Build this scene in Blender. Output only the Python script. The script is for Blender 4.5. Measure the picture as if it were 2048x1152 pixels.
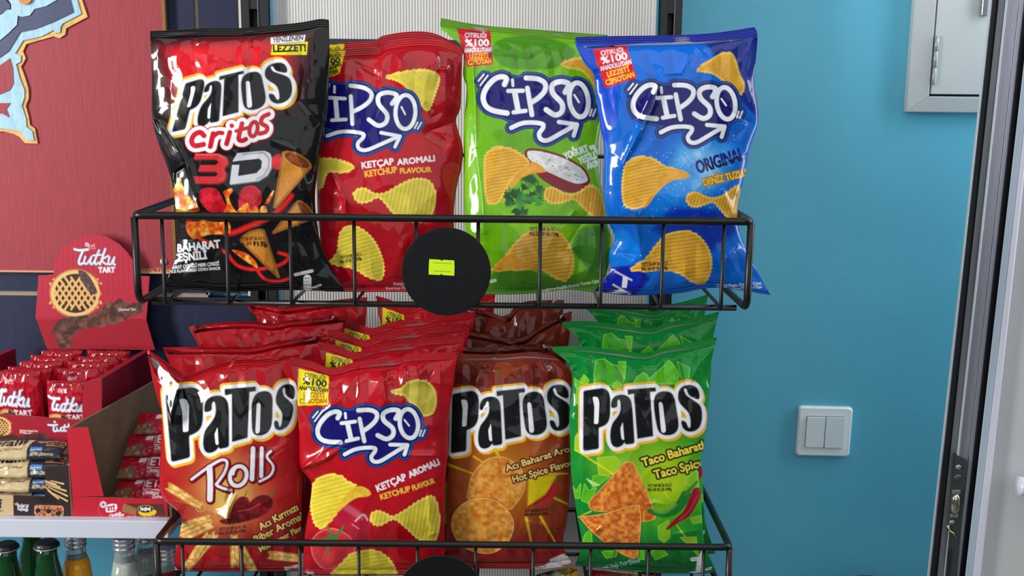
import bpy, math, random
import numpy as np
from mathutils import Matrix, Vector

for _o in list(bpy.data.objects):
    bpy.data.objects.remove(_o, do_unlink=True)
scene = bpy.context.scene
COL = scene.collection
random.seed(4)

# ------------------------------------------------------------------ camera
FOC = 2200.0                       # focal length in pixels of the 2048 wide frame
PITCH, ROLL = math.radians(10.5), math.radians(0.6)
CAM = np.array([0.0, 0.0, 1.5])
_f = np.array([0, math.cos(PITCH), -math.sin(PITCH)])
_r0 = np.array([1.0, 0, 0])
_u0 = np.array([0, math.sin(PITCH), math.cos(PITCH)])
_r = _r0 * math.cos(ROLL) + _u0 * math.sin(ROLL)
_u = _u0 * math.cos(ROLL) - _r0 * math.sin(ROLL)
cam_data = bpy.data.cameras.new('camera')
cam_data.sensor_width = 36.0
cam_data.lens = 36.0 * FOC / 2048.0
cam_data.clip_start = 0.02
cam = bpy.data.objects.new('camera', cam_data)
COL.objects.link(cam)
_m = Matrix.Identity(4)
for _i in range(3):
    _m[_i][0], _m[_i][1], _m[_i][2], _m[_i][3] = _r[_i], _u[_i], -_f[_i], CAM[_i]
cam.matrix_world = _m
scene.camera = cam

# ------------------------------------------------------------------ colour management, world and daylight
vs = scene.view_settings
scene.display_settings.display_device = 'sRGB'
vs.view_transform = 'Standard'
vs.look = 'None'
vs.gamma = 1.0
vs.use_curve_mapping = False
vs.exposure = 0.0
world = bpy.data.worlds.new('shop_daylight')
scene.world = world
world.use_nodes = True
_bg = world.node_tree.nodes['Background']
_bg.inputs['Color'].default_value = (0.80, 0.90, 1.0, 1)
_bg.inputs['Strength'].default_value = 0.15


def area(name, loc, target, sx, sy, power, color):
    d = bpy.data.lights.new(name, 'AREA')
    d.shape = 'RECTANGLE'
    d.size, d.size_y, d.energy, d.color = sx, sy, power, color
    o = bpy.data.objects.new(name, d)
    COL.objects.link(o)
    o.location = loc
    o.rotation_euler = (Vector(target) - Vector(loc)).to_track_quat('-Z', 'Y').to_euler()
    return o


area('shop_window_daylight', (-2.35, 0.18, 1.75), (0.1, 1.35, 1.2), 0.45, 1.3, 72, (1.0, 0.97, 0.92))
area('front_fill', (0.4, -2.3, 2.3), (0.1, 1.5, 1.1), 4.2, 2.4, 32, (0.95, 0.98, 1.0))  # added broad fill behind the camera, sized to keep its sheen faint
area('ceiling_light', (0.1, 0.2, 3.0), (0.1, 1.2, 1.0), 3.0, 1.4, 20, (1.0, 0.98, 0.95))
area('doorway_daylight', (1.50, 1.38, 1.75), (0.55, 1.75, 1.30), 0.35, 1.7, 17, (0.92, 0.97, 1.0))
scene.cycles.max_bounces = 6
scene.cycles.caustics_reflective = False
scene.cycles.caustics_refractive = False


# ------------------------------------------------------------------ projection between the photograph and the place
def unproj(px, py, Y):
    """Points of the planes y = Y seen at the given photograph pixels."""
    px, py, Y = np.broadcast_arrays(np.asarray(px, float), np.asarray(py, float), np.asarray(Y, float))
    a, b = (px - 1024) / FOC, (py - 576) / FOC
    d = _f[None] + a.reshape(-1, 1) * _r[None] - b.reshape(-1, 1) * _u[None]
    t = (Y.reshape(-1) - CAM[1]) / d[:, 1]
    return (CAM[None] + d * t[:, None]).reshape(px.shape + (3,))


def at(px, py, Y):
    return Vector(unproj(px, py, Y).tolist())


def at_z(px, py, z):
    a, b = (px - 1024) / FOC, (py - 576) / FOC
    d = _f + a * _r - b * _u
    t = (z - CAM[2]) / d[2]
    return Vector((CAM + d * t).tolist())


def proj(P):
    q = np.asarray(P, float) - CAM
    x, y, z = q @ _r, q @ _u, q @ _f
    return 1024 + FOC * x / z, 576 - FOC * y / z


# ------------------------------------------------------------------ printed artwork: a small vector rasteriser in numpy
def s2l(c):
    c = np.clip(np.asarray(c, float) / 255.0, 0, 1)
    return np.where(c <= 0.04045, c / 12.92, ((c + 0.055) / 1.055) ** 2.4)


def rgba(c):
    return tuple(s2l(c).tolist()) + (1.0,)


def vnoise(x, y, seed=0):
    xi, yi = np.floor(x).astype(np.int64), np.floor(y).astype(np.int64)
    fx, fy = x - xi, y - yi
    fx, fy = fx * fx * (3 - 2 * fx), fy * fy * (3 - 2 * fy)

    def h(a, b):
        n = (a * 374761393 + b * 668265263 + seed * 974634777) & 0xFFFFFFFF
        n = ((n ^ (n >> 13)) * 1274126177) & 0xFFFFFFFF
        return ((n ^ (n >> 16)) & 0xFFFF) / 65535.0
    return (h(xi, yi) * (1 - fx) + h(xi + 1, yi) * fx) * (1 - fy) + (h(xi, yi + 1) * (1 - fx) + h(xi + 1, yi + 1) * fx) * fy


def fbm(x, y, seed=0, n=3):
    s, a, t = 0, 0.5, 0
    for k in range(n):
        s = s + a * vnoise(x * 2 ** k, y * 2 ** k, seed + k * 17)
        t += a
        a *= 0.5
    return s / t


def smooth(pts, closed=True, n=8):
    """Catmull-Rom curve through the points."""
    p = np.asarray(pts, float)
    m = len(p)
    out = []
    rng = range(m) if closed else range(m - 1)
    for i in rng:
        if closed:
            a, b, c, d = p[(i - 1) % m], p[i], p[(i + 1) % m], p[(i + 2) % m]
        else:
            a, b, c, d = p[max(i - 1, 0)], p[i], p[i + 1], p[min(i + 2, m - 1)]
        for k in range(n):
            t = k / n
            out.append(0.5 * (2 * b + (c - a) * t + (2 * a - 5 * b + 4 * c - d) * t * t + (3 * b - a - 3 * c + d) * t ** 3))
    if not closed:
        out.append(p[-1])
    return np.array(out)


def ellipse(cx, cy, rx, ry, ang=0, n=40, a0=0, a1=360):
    t = np.radians(np.linspace(a0, a1, n, endpoint=(a1 - a0 != 360)))
    x, y = rx * np.cos(t), ry * np.sin(t)
    c, s = math.cos(math.radians(ang)), math.sin(math.radians(ang))
    return np.stack([cx + x * c - y * s, cy + x * s + y * c], 1)


_text_cache = {}


def text_edges(s):
    """Outline edges of a line of lettering, with its left, right and capital height."""
    if s not in _text_cache:
        cu = bpy.data.curves.new('lettering', 'FONT')
        cu.body = s
        cu.fill_mode = 'NONE'
        cu.resolution_u = 3
        o = bpy.data.objects.new('lettering', cu)
        me = o.to_mesh()
        v = np.empty(len(me.vertices) * 3)
        me.vertices.foreach_get('co', v)
        e = np.empty(len(me.edges) * 2, dtype=np.int64)
        me.edges.foreach_get('vertices', e)
        v = v.reshape(-1, 3)[:, :2]
        ed = v[e.reshape(-1, 2)]
        o.to_mesh_clear()
        bpy.data.objects.remove(o)
        bpy.data.curves.remove(cu)
        _text_cache[s] = ed, v[:, 0].min(), v[:, 0].max()
    return _text_cache[s]


CAPH = None


def homography(src, dst):
    A = []
    for (x, y), (u, v) in zip(src, dst):
        A.append([x, y, 1, 0, 0, 0, -u * x, -u * y, -u])
        A.append([0, 0, 0, x, y, 1, -v * x, -v * y, -v])
    H = np.linalg.svd(np.array(A, float))[2][-1].reshape(3, 3)
    return lambda p: (lambda q: q[:, :2] / q[:, 2:])(np.c_[np.asarray(p, float), np.ones(len(p))] @ H.T)


def affine(src, dst):
    A = np.c_[np.asarray(src, float), np.ones(len(src))]
    M = np.linalg.lstsq(A, np.asarray(dst, float), rcond=None)[0]
    return lambda p: np.c_[np.asarray(p, float), np.ones(len(p))] @ M


class Art:
    """A printed sheet, drawn in coordinates of the flat artwork (one unit = one photograph pixel)."""

    def __init__(self, box, bg, S=2.0):
        self.x0, self.y0, self.x1, self.y1 = box
        self.S = S
        w, h = int((self.x1 - self.x0) * S), int((self.y1 - self.y0) * S)
        self.a = np.empty((h, w, 3))
        self.a[:] = bg
        self.T = lambda p: np.asarray(p, float)
        self.k = 1.0

    def z(self, ox, oy, s):
        """Following points are given in an enlarged detail: origin and magnification."""
        self.T = lambda p: np.asarray(p, float).reshape(-1, 2) / s + np.array([ox, oy])
        self.k = 1.0 / s
        return self

    def tf(self, f, k=1.0):
        self.T, self.k = f, k
        return self

    def win(self, lo, hi, pad):
        h, w = self.a.shape[:2]
        i0 = max(0, int((lo[0] - pad - self.x0) * self.S)); i1 = min(w, int((hi[0] + pad - self.x0) * self.S) + 2)
        j0 = max(0, int((lo[1] - pad - self.y0) * self.S)); j1 = min(h, int((hi[1] + pad - self.y0) * self.S) + 2)
        if i1 <= i0 or j1 <= j0:
            return None
        X = self.x0 + (np.arange(i0, i1) + 0.5) / self.S
        Y = self.y0 + (np.arange(j0, j1) + 0.5) / self.S
        X, Y = np.meshgrid(X, Y)
        return (slice(j0, j1), slice(i0, i1)), X, Y

    def grid(self):
        return self.win((self.x0, self.y0), (self.x1, self.y1), 0)

    def sd(self, edges, X, Y, inside=True):
        d2 = np.full(X.shape, 1e12)
        odd = np.zeros(X.shape, bool)
        for (ax, ay), (bx, by) in edges:
            ex, ey = bx - ax, by - ay
            L = ex * ex + ey * ey
            if L < 1e-12:
                continue
            t = np.clip(((X - ax) * ex + (Y - ay) * ey) / L, 0, 1)
            d2 = np.minimum(d2, (X - ax - t * ex) ** 2 + (Y - ay - t * ey) ** 2)
            if inside and ay != by:
                c = (ay > Y) != (by > Y)
                odd ^= c & (X < (bx - ax) * (Y - ay) / (by - ay) + ax)
        d = np.sqrt(d2)
        return np.where(odd, -d, d) if inside else d

    def put(self, sl, m, color, alpha=1.0):
        m = (np.clip(m, 0, 1) * alpha)[..., None]
        self.a[sl] = self.a[sl] * (1 - m) + np.asarray(color, float) * m

    def cover(self, d, soft=0):
        return np.clip(0.5 - d * self.S / (1 + soft * self.S), 0, 1) if not soft else np.clip(0.5 - d / (2 * soft), 0, 1)

    def poly(self, pts, color, grow=0, alpha=1, soft=0, shift=(0, 0), sm=0):
        p = self.T(pts)
        if sm:
            p = smooth(p, True, sm)
        p = p + np.asarray(shift)
        w = self.win(p.min(0), p.max(0), abs(grow) + 2 + 2 * soft)
        if w is None:
            return
        sl, X, Y = w
        d = self.sd(np.stack([p, np.roll(p, -1, 0)], 1), X, Y) - grow
        self.put(sl, self.cover(d, soft), color, alpha)

    def line(self, pts, w, color, grow=0, alpha=1, soft=0, sm=0, closed=False, taper=None):
        """A round-ended stroke of width w (in the same units as the points)."""
        p = self.T(pts)
        if sm:
            p = smooth(p, closed, sm)
        r = w * self.k * 0.5
        win = self.win(p.min(0), p.max(0), r + abs(grow) + 2 + 2 * soft)
        if win is None:
            return
        sl, X, Y = win
        if closed:
            p = np.r_[p, p[:1]]
        if taper is None:
            d = self.sd(np.stack([p[:-1], p[1:]], 1), X, Y, False) - r - grow
        else:
            d = np.full(X.shape, 1e9)
            n = len(p) - 1
            for k in range(n):
                (ax, ay), (bx, by) = p[k], p[k + 1]
                L = (bx - ax) ** 2 + (by - ay) ** 2 + 1e-9
                t = np.clip(((X - ax) * (bx - ax) + (Y - ay) * (by - ay)) / L, 0, 1)
                q = (k + t) / n
                rr = r * (taper[0] * (1 - q) + taper[1] * q)
                d = np.minimum(d, np.hypot(X - ax - t * (bx - ax), Y - ay - t * (by - ay)) - rr)
            d = d - grow
        self.put(sl, self.cover(d, soft), color, alpha)

    def text(self, s, p0, p1, h, color, bold=0, outline=(), up=None, alpha=1):
        """Lettering from p0 to p1 along its base, h high; bold and outline widths in pixels."""
        ed, xl, xr = text_edges(s)
        p0, p1 = self.T([p0])[0], self.T([p1])[0]
        ax = (p1 - p0) / (xr - xl)
        n = np.array([ax[1], -ax[0]])
        n = n / np.linalg.norm(n)
        if up is not None:
            n = n + np.asarray(up) * np.array([ax[0], ax[1]]) / np.linalg.norm(ax)
        hgt = h * self.k / 0.70
        q = p0 + (ed[..., :1] - xl) * ax + ed[..., 1:] * n * hgt
        flat = q.reshape(-1, 2)
        grow = max([g for g, _c in outline] + [bold])
        w = self.win(flat.min(0), flat.max(0), grow + 2)
        if w is None:
            return
        sl, X, Y = w
        d = self.sd(q, X, Y)
        for g, c in outline:
            self.put(sl, self.cover(d - g), c, alpha)
        self.put(sl, self.cover(d - bold), color, alpha)

    def chip(self, pts, ang, period, c1, c2, bend=0.0, wavy=1.1, seed=0, edge=None, sm=8):
        """A ridged potato chip: rippled outline, ridges at an angle, period in pixels."""
        p = smooth(self.T(pts), True, sm) if sm else self.T(pts)
        w = self.win(p.min(0), p.max(0), 4)
        if w is None:
            return
        sl, X, Y = w
        d = self.sd(np.stack([p, np.roll(p, -1, 0)], 1), X, Y)
        c = (p.min(0) + p.max(0)) / 2
        ca, sa = math.cos(math.radians(ang)), math.sin(math.radians(ang))
        t = (X - c[0]) * ca + (Y - c[1]) * sa
        s = -(X - c[0]) * sa + (Y - c[1]) * ca
        t = (t + bend * s * s + 2.2 * (fbm(X / 22, Y / 22, seed) - 0.5)) / period
        wv = np.cos(2 * np.pi * t)
        m = self.cover(d + wavy * wv)
        r = (0.5 + 0.5 * wv) * (0.65 + 0.35 * fbm(X / 5, Y / 5, seed + 3))
        n = fbm(X / 14, Y / 14, seed + 7)
        k = np.clip(0.75 * r + 0.5 * (n - 0.35), 0, 1)[..., None]
        colr = np.asarray(c1, float) * (1 - k) + np.asarray(c2, float) * k
        if edge is not None:
            e = np.clip(1 + (d + 3) / 3, 0, 1)[..., None] * 0.75
            colr = colr * (1 - e) + np.asarray(edge, float) * e
        m = m[..., None]
        self.a[sl] = self.a[sl] * (1 - m) + colr * m

    def tex(self, pts, cols, scale, seed=0, sm=0, edge=None, ew=2.0, stretch=1.0):
        """A shape filled with blotches between several colours."""
        p = smooth(self.T(pts), True, sm) if sm else self.T(pts)
        w = self.win(p.min(0), p.max(0), 4)
        if w is None:
            return
        sl, X, Y = w
        d = self.sd(np.stack([p, np.roll(p, -1, 0)], 1), X, Y)
        n = np.clip((fbm(X / scale, Y / scale * stretch, seed, 4) - 0.25) * 2.0, 0, 0.999) * (len(cols) - 1)
        i = n.astype(int)
        f = (n - i)[..., None]
        c = np.asarray(sorted(cols, key=sum), float)
        colr = c[i] * (1 - f) + c[np.minimum(i + 1, len(cols) - 1)] * f
        if edge is not None:
            e = np.clip(1 + (d + 0.5) / ew, 0, 1)[..., None]
            colr = colr * (1 - e) + np.asarray(edge, float) * e
        m = self.cover(d)[..., None]
        self.a[sl] = self.a[sl] * (1 - m) + colr * m

    def sample(self, x, y):
        """Box-filtered linear colours at the given points."""
        acc = 0
        offs = (-0.3, 0.3)
        h, w = self.a.shape[:2]
        if not hasattr(self, 'lin'):
            self.lin = s2l(self.a)
        for dx in offs:
            for dy in offs:
                fx = np.clip((x + dx - self.x0) * self.S - 0.5, 0, w - 1.001)
                fy = np.clip((y + dy - self.y0) * self.S - 0.5, 0, h - 1.001)
                i, j = fx.astype(int), fy.astype(int)
                u, v = (fx - i)[..., None], (fy - j)[..., None]
                A = self.lin
                acc = acc + (A[j, i] * (1 - u) + A[j, i + 1] * u) * (1 - v) + (A[j + 1, i] * (1 - u) + A[j + 1, i + 1] * u) * v
        return acc / 4


# ------------------------------------------------------------------ materials
def mat(name, color=None, rough=0.5, metal=0.0, spec=0.5, attr=None, coat=0.0, coat_rough=0.1, noise=0.0, nscale=40.0, bump=0.0, bscale=200.0, stretch=(1, 1, 1), trans=0.0, ior=1.5):
    m = bpy.data.materials.new(name)
    m.use_nodes = True
    nt = m.node_tree
    b = nt.nodes['Principled BSDF']
    b.inputs['Roughness'].default_value = rough
    b.inputs['Metallic'].default_value = metal
    b.inputs['Specular IOR Level'].default_value = spec
    b.inputs['Coat Weight'].default_value = coat
    b.inputs['Coat Roughness'].default_value = coat_rough
    b.inputs['Transmission Weight'].default_value = trans
    b.inputs['IOR'].default_value = ior
    if attr:
        a = nt.nodes.new('ShaderNodeAttribute')
        a.attribute_name = attr
        nt.links.new(a.outputs['Color'], b.inputs['Base Color'])
    else:
        b.inputs['Base Color'].default_value = rgba(color)
    if noise or bump:
        tc = nt.nodes.new('ShaderNodeTexCoord')
        mp = nt.nodes.new('ShaderNodeMapping')
        mp.inputs['Scale'].default_value = stretch
        nt.links.new(tc.outputs['Object'], mp.inputs['Vector'])
    if noise and color is not None:
        n = nt.nodes.new('ShaderNodeTexNoise')
        n.inputs['Scale'].default_value = nscale
        n.inputs['Detail'].default_value = 4
        nt.links.new(mp.outputs['Vector'], n.inputs['Vector'])
        r = nt.nodes.new('ShaderNodeValToRGB')
        c = np.asarray(color, float)
        r.color_ramp.elements[0].position, r.color_ramp.elements[1].position = 0.3, 0.7
        r.color_ramp.elements[0].color = rgba(c * (1 - noise))
        r.color_ramp.elements[1].color = rgba(c * (1 + noise))
        nt.links.new(n.outputs['Fac'], r.inputs['Fac'])
        nt.links.new(r.outputs['Color'], b.inputs['Base Color'])
    if bump:
        n2 = nt.nodes.new('ShaderNodeTexNoise')
        n2.inputs['Scale'].default_value = bscale
        n2.inputs['Detail'].default_value = 3
        nt.links.new(mp.outputs['Vector'], n2.inputs['Vector'])
        bp = nt.nodes.new('ShaderNodeBump')
        bp.inputs['Strength'].default_value = bump
        bp.inputs['Distance'].default_value = 0.002
        nt.links.new(n2.outputs['Fac'], bp.inputs['Height'])
        nt.links.new(bp.outputs['Normal'], b.inputs['Normal'])
    return m


M_FILM = mat('glossy_film', rough=0.32, attr='Print', spec=0.12, coat=0.55, coat_rough=0.05)
M_CARD = mat('printed_card', rough=0.5, attr='Print', spec=0.4)
M_WIRE = mat('black_powder_coat', (9, 9, 10), rough=0.34, spec=0.4)
M_DISC = mat('matt_black_disc', (6, 7, 9), rough=0.45, spec=0.3, bump=0.12, bscale=260)
M_POST = mat('dark_steel_post', (18, 21, 24), rough=0.45)
M_KRAFT = mat('bare_cardboard', (122, 100, 78), rough=0.8, noise=0.06, nscale=30, bump=0.05)
M_EDGE = mat('cut_cardboard_edge', (176, 148, 120), rough=0.85)


# ------------------------------------------------------------------ objects
def tag(o, label, cat, group=None):
    o['label'] = label
    o['category'] = cat
    if group:
        o['group'] = group
    return o


def empty(name, loc, label, cat, group=None):
    o = bpy.data.objects.new(name, None)
    COL.objects.link(o)
    o.empty_display_size = 0.03
    o.location = loc
    return tag(o, label, cat, group)


def link(name, me, material, parent=None, struct=False):
    o = bpy.data.objects.new(name, me)
    COL.objects.link(o)
    if material is not None:
        me.materials.append(material)
    if parent is not None:
        o.parent = parent
    elif struct:
        o['kind'] = 'structure'
    return o


def root_loc(o):
    v = Vector((0, 0, 0))
    while o is not None:
        v = v + o.location
        o = o.parent
    return v


def mesh_np(name, V, F, cols=None, smooth_shade=True):
    """A mesh from vertex and face arrays (all quads or all triangles), with printed colours."""
    me = bpy.data.meshes.new(name)
    V = np.ascontiguousarray(V, dtype=np.float32)
    F = np.ascontiguousarray(F, dtype=np.int32)
    k = F.shape[1]
    me.vertices.add(len(V))
    me.vertices.foreach_set('co', V.ravel())
    me.loops.add(F.size)
    me.loops.foreach_set('vertex_index', F.ravel())
    me.polygons.add(len(F))
    me.polygons.foreach_set('loop_start', np.arange(0, F.size, k, dtype=np.int32))
    me.polygons.foreach_set('use_smooth', np.full(len(F), smooth_shade))
    me.update(calc_edges=True)
    me.validate()
    if cols is not None:
        at_ = me.color_attributes.new('Print', 'FLOAT_COLOR', 'POINT')
        at_.data.foreach_set('color', np.c_[cols, np.ones(len(cols))].astype(np.float32).ravel())
    return me


class MB:
    """Collects boxes, tubes and lathes into one mesh."""

    def __init__(self):
        self.v, self.f = [], []

    def add(self, v, f):
        b = len(self.v)
        self.v += [tuple(p) for p in v]
        self.f += [tuple(b + i for i in q) for q in f]
        return self

    def box(self, lo, hi):
        x0, y0, z0 = lo
        x1, y1, z1 = hi
        return self.add([(x0, y0, z0), (x1, y0, z0), (x1, y1, z0), (x0, y1, z0), (x0, y0, z1), (x1, y0, z1), (x1, y1, z1), (x0, y1, z1)],
                        [(3, 2, 1, 0), (4, 5, 6, 7), (0, 1, 5, 4), (1, 2, 6, 5), (2, 3, 7, 6), (3, 0, 4, 7)])

    def prism(self, front, dy):
        """A closed outline (list of points) pushed back along y by dy."""
        n = len(front)
        fr = [Vector(p) for p in front]
        d = Vector((0, dy, 0)) if not isinstance(dy, Vector) else dy
        return self.add(fr + [p + d for p in fr], [tuple(range(n))] + [tuple(range(2 * n - 1, n - 1, -1))] + [(i, i + n, (i + 1) % n + n, (i + 1) % n) for i in range(n)])

    def tube(self, pts, r, n=10, closed=False):
        pts = [Vector(p) for p in pts]
        m = len(pts)
        v, f = [], []
        nrm = None
        for i, p in enumerate(pts):
            a = pts[i - 1] if (i > 0 or closed) else None
            c = pts[(i + 1) % m] if (i < m - 1 or closed) else None
            t = ((p - a).normalized() if a is not None else Vector()) + ((c - p).normalized() if c is not None else Vector())
            t.normalize()
            if nrm is None:
                nrm = t.orthogonal().normalized()
            nrm = (nrm - t * nrm.dot(t)).normalized()
            bi = t.cross(nrm)
            for k in range(n):
                q = 2 * math.pi * k / n
                v.append(p + (nrm * math.cos(q) + bi * math.sin(q)) * r)
        for i in range(m if closed else m - 1):
            for k in range(n):
                a, b = i * n + k, i * n + (k + 1) % n
                c, d = ((i + 1) % m) * n + (k + 1) % n, ((i + 1) % m) * n + k
                f.append((a, b, c, d))
        if not closed:
            f.append(tuple(range(n - 1, -1, -1)))
            f.append(tuple((m - 1) * n + k for k in range(n)))
        return self.add(v, f)

    def lathe(self, prof, c=(0, 0, 0), n=40, cap0=True, cap1=True):
        v, f = [], []
        for r, z in prof:
            for k in range(n):
                a = 2 * math.pi * k / n
                v.append((c[0] + r * math.cos(a), c[1] + r * math.sin(a), c[2] + z))
        for i in range(len(prof) - 1):
            for k in range(n):
                f.append((i * n + k, i * n + (k + 1) % n, (i + 1) * n + (k + 1) % n, (i + 1) * n + k))
        if cap0:
            f.append(tuple(range(n - 1, -1, -1)))
        if cap1:
            f.append(tuple((len(prof) - 1) * n + k for k in range(n)))
        return self.add(v, f)

    def build(self, name, material, parent=None, smooth_shade=False, struct=False, bevel=0, origin=None):
        o0 = root_loc(parent) if parent is not None else (Vector(origin) if origin is not None else Vector())
        me = bpy.data.meshes.new(name)
        me.from_pydata([tuple(Vector(p) - o0) for p in self.v], [], self.f)
        if smooth_shade:
            me.polygons.foreach_set('use_smooth', [True] * len(me.polygons))
        me.update()
        o = link(name, me, material, parent, struct)
        if origin is not None and parent is None:
            o.location = o0
        if bevel:
            b = o.modifiers.new('bevel', 'BEVEL')
            b.width, b.segments, b.limit_method = bevel, 3, 'ANGLE'
            b.harden_normals = False
        return o


def round_path(pts, r, n=5):
    """The polyline with its inner corners rounded."""
    pts = [Vector(p) for p in pts]
    out = [pts[0]]
    for i in range(1, len(pts) - 1):
        p, a, b = pts[i], pts[i - 1], pts[i + 1]
        da, db = (a - p), (b - p)
        q = min(r, da.length * 0.45, db.length * 0.45)
        s, e = p + da.normalized() * q, p + db.normalized() * q
        for k in range(n + 1):
            t = k / n
            out.append(s * (1 - t) ** 2 + p * 2 * t * (1 - t) + e * t * t)
    out.append(pts[-1])
    return out


def arc(pts, n, sm=True):
    """n points evenly spread over a polyline (smoothed)."""
    p = smooth(pts, False, 6) if sm and len(pts) > 2 else np.asarray(pts, float)
    s = np.r_[0, np.cumsum(np.hypot(*np.diff(p, axis=0).T))]
    t = np.linspace(0, s[-1], n)
    return np.stack([np.interp(t, s, p[:, 0]), np.interp(t, s, p[:, 1])], 1)


def coons(top, right, bottom, left, nu, nv, sm=True):
    T, B = arc(top, nu, sm), arc(bottom, nu, sm)
    L, R = arc(left, nv, sm), arc(right, nv, sm)
    u = np.linspace(0, 1, nu)[None, :, None]
    v = np.linspace(0, 1, nv)[:, None, None]
    P = (1 - v) * T[None] + v * B[None] + (1 - u) * L[:, None] + u * R[:, None]
    P -= (1 - u) * (1 - v) * T[0] + u * (1 - v) * T[-1] + (1 - u) * v * B[0] + u * v * B[-1]
    return P[..., 0], P[..., 1]


def gridfaces(nv, nu, off=0):
    i = np.arange(nv - 1)[:, None] * nu + np.arange(nu - 1)[None]
    i = i.ravel() + off
    return np.stack([i, i + nu, i + nu + 1, i + 1], 1)


def pieces(root):
    return [c for c in bpy.data.objects if c.parent == root]


def copy_tree(o, parent=None):
    c = o.copy()
    COL.objects.link(c)
    c.parent = parent
    for ch in pieces(o):
        copy_tree(ch, c)
    return c
# ------------------------------------------------------------------ the artwork printed on the packets
BLK, WHT, YEL = (17, 17, 19), (232, 234, 240), (236, 178, 40)

# the bulging word mark of the corn snacks (flat master, drawn once and fitted to each bag)
PT_P = [(372, 492), (400, 486), (545, 465), (585, 474), (612, 505), (625, 570), (622, 720), (612, 770), (590, 805), (550, 830), (512, 838), (514, 1043), (370, 1062)]
PT_PC = [(455, 548), (490, 543), (512, 556), (522, 600), (518, 700), (512, 805), (470, 808), (474, 640)]
PT_A = [(637, 655), (638, 600), (652, 560), (690, 533), (750, 525), (800, 545), (825, 585), (835, 650), (858, 992), (770, 1002), (766, 970), (745, 1008), (700, 1030), (660, 1022), (637, 990), (628, 930), (632, 860), (650, 800), (690, 750), (722, 700), (732, 650), (724, 580), (706, 562), (690, 590), (696, 642)]
PT_AC = [(747, 785), (762, 955), (748, 962), (733, 945), (722, 850)]
PT_T = [(795, 478), (1058, 458), (1062, 490), (1005, 497), (1036, 920), (890, 945), (856, 512), (800, 522)]
PT_O = [(1045, 590), (1060, 530), (1100, 500), (1160, 492), (1212, 508), (1242, 556), (1256, 640), (1282, 800), (1274, 860), (1240, 900), (1180, 915), (1122, 905), (1088, 872), (1072, 810), (1050, 670)]
PT_OC = [(1090, 602), (1112, 590), (1130, 612), (1162, 868), (1152, 890), (1126, 892), (1114, 872)]
PT_S = [(1480, 577), (1482, 520), (1465, 470), (1430, 440), (1380, 432), (1325, 445), (1290, 480), (1278, 530), (1285, 592), (1325, 640), (1378, 688), (1398, 745), (1402, 830), (1388, 850), (1370, 840), (1352, 785), (1308, 772), (1315, 822), (1340, 862), (1385, 882), (1440, 872), (1485, 835), (1505, 770), (1506, 690), (1490, 630), (1440, 590), (1372, 548), (1350, 528), (1326, 475), (1344, 455), (1362, 470), (1380, 530)]
PT_B = [(372, 495), (560, 470), (640, 540), (800, 490), (1050, 470), (1230, 500), (1390, 440), (1480, 520), (1500, 780), (1380, 880), (1150, 900), (1000, 930), (820, 990), (660, 1020), (600, 800), (510, 850), (500, 1040), (380, 1050)]


def soften(pts, r):
    """Corners rounded off by at most r."""
    p = np.asarray(pts, float)
    out = []
    for i in range(len(p)):
        a, b, c = p[i - 1], p[i], p[(i + 1) % len(p)]
        da, dc = a - b, c - b
        la, lc = np.hypot(*da), np.hypot(*dc)
        s, e = b + da / la * min(r, .5 * la), b + dc / lc * min(r, .5 * lc)
        for t in (0, .25, .5, .75, 1):
            out.append(s * (1 - t) ** 2 + b * 2 * t * (1 - t) + e * t * t)
    return np.array(out)


PT_P, PT_A, PT_T, PT_O, PT_S = soften(PT_P, 22), soften(PT_A, 24), soften(PT_T, 4), soften(PT_O, 70), soften(PT_S, 40)
PT_PC, PT_AC, PT_OC = soften(PT_PC, 14), soften(PT_AC, 12), soften(PT_OC, 16)


def patos(A, f, g=1.0):
    A.tf(f)
    big = [PT_P, PT_A, PT_T, PT_O, PT_S]
    for p in big:
        for sh in ((-3.0 * g, -4.5 * g), (3.5 * g, 5.0 * g)):
            A.poly(p, YEL, grow=8.0 * g, shift=sh)
    for p in big:
        A.poly(p, WHT, grow=8.2 * g)
    for p in big:
        A.poly(p, (120, 122, 128), grow=1.2, alpha=0.8)
        A.poly(p, BLK)
    for p in (PT_PC, PT_AC, PT_OC):
        A.poly(p, WHT)
    A.poly([(648, 690), (700, 685), (655, 735)], YEL)
    A.poly([(1305, 695), (1350, 715), (1358, 752), (1312, 738)], YEL)


# the sprayed word mark of the potato chips
CS = [  # (points, width, smoothing)
    ([(572, 572), (588, 528), (548, 512), (490, 535), (432, 600), (408, 670), (428, 735), (485, 772), (592, 792)], 42, 5),
    ([(633, 536), (637, 580)], 24, 0),
    ([(602, 622), (712, 620)], 34, 0),
    ([(652, 640), (676, 770)], 44, 0),
    ([(642, 786), (734, 774)], 34, 0),
    ([(748, 600), (783, 805)], 38, 0),
    ([(738, 522), (830, 530), (884, 566), (880, 622), (832, 675), (768, 716)], 40, 5),
    ([(1038, 632), (1064, 568), (1000, 550), (940, 576), (944, 640), (1012, 716), (1012, 780), (960, 806), (892, 765)], 42, 5),
    ([(1108, 652), (1144, 708)], 17, 0),
    ([(372, 545), (414, 494)], 15, 0), ([(386, 580), (444, 503)], 15, 0),
    ([(1244, 762), (1228, 812)], 15, 0), ([(1272, 762), (1250, 816)], 15, 0),
    ([(624, 905), (700, 872), (780, 864), (862, 875), (868, 905), (838, 950), (852, 992), (905, 1000), (1000, 950), (1118, 882)], 36, 5),
    ([(990, 860), (1130, 880), (1104, 965)], 34, 0),
]
CS_O = ellipse(1143, 690, 72, 132, -8, 40)
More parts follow.
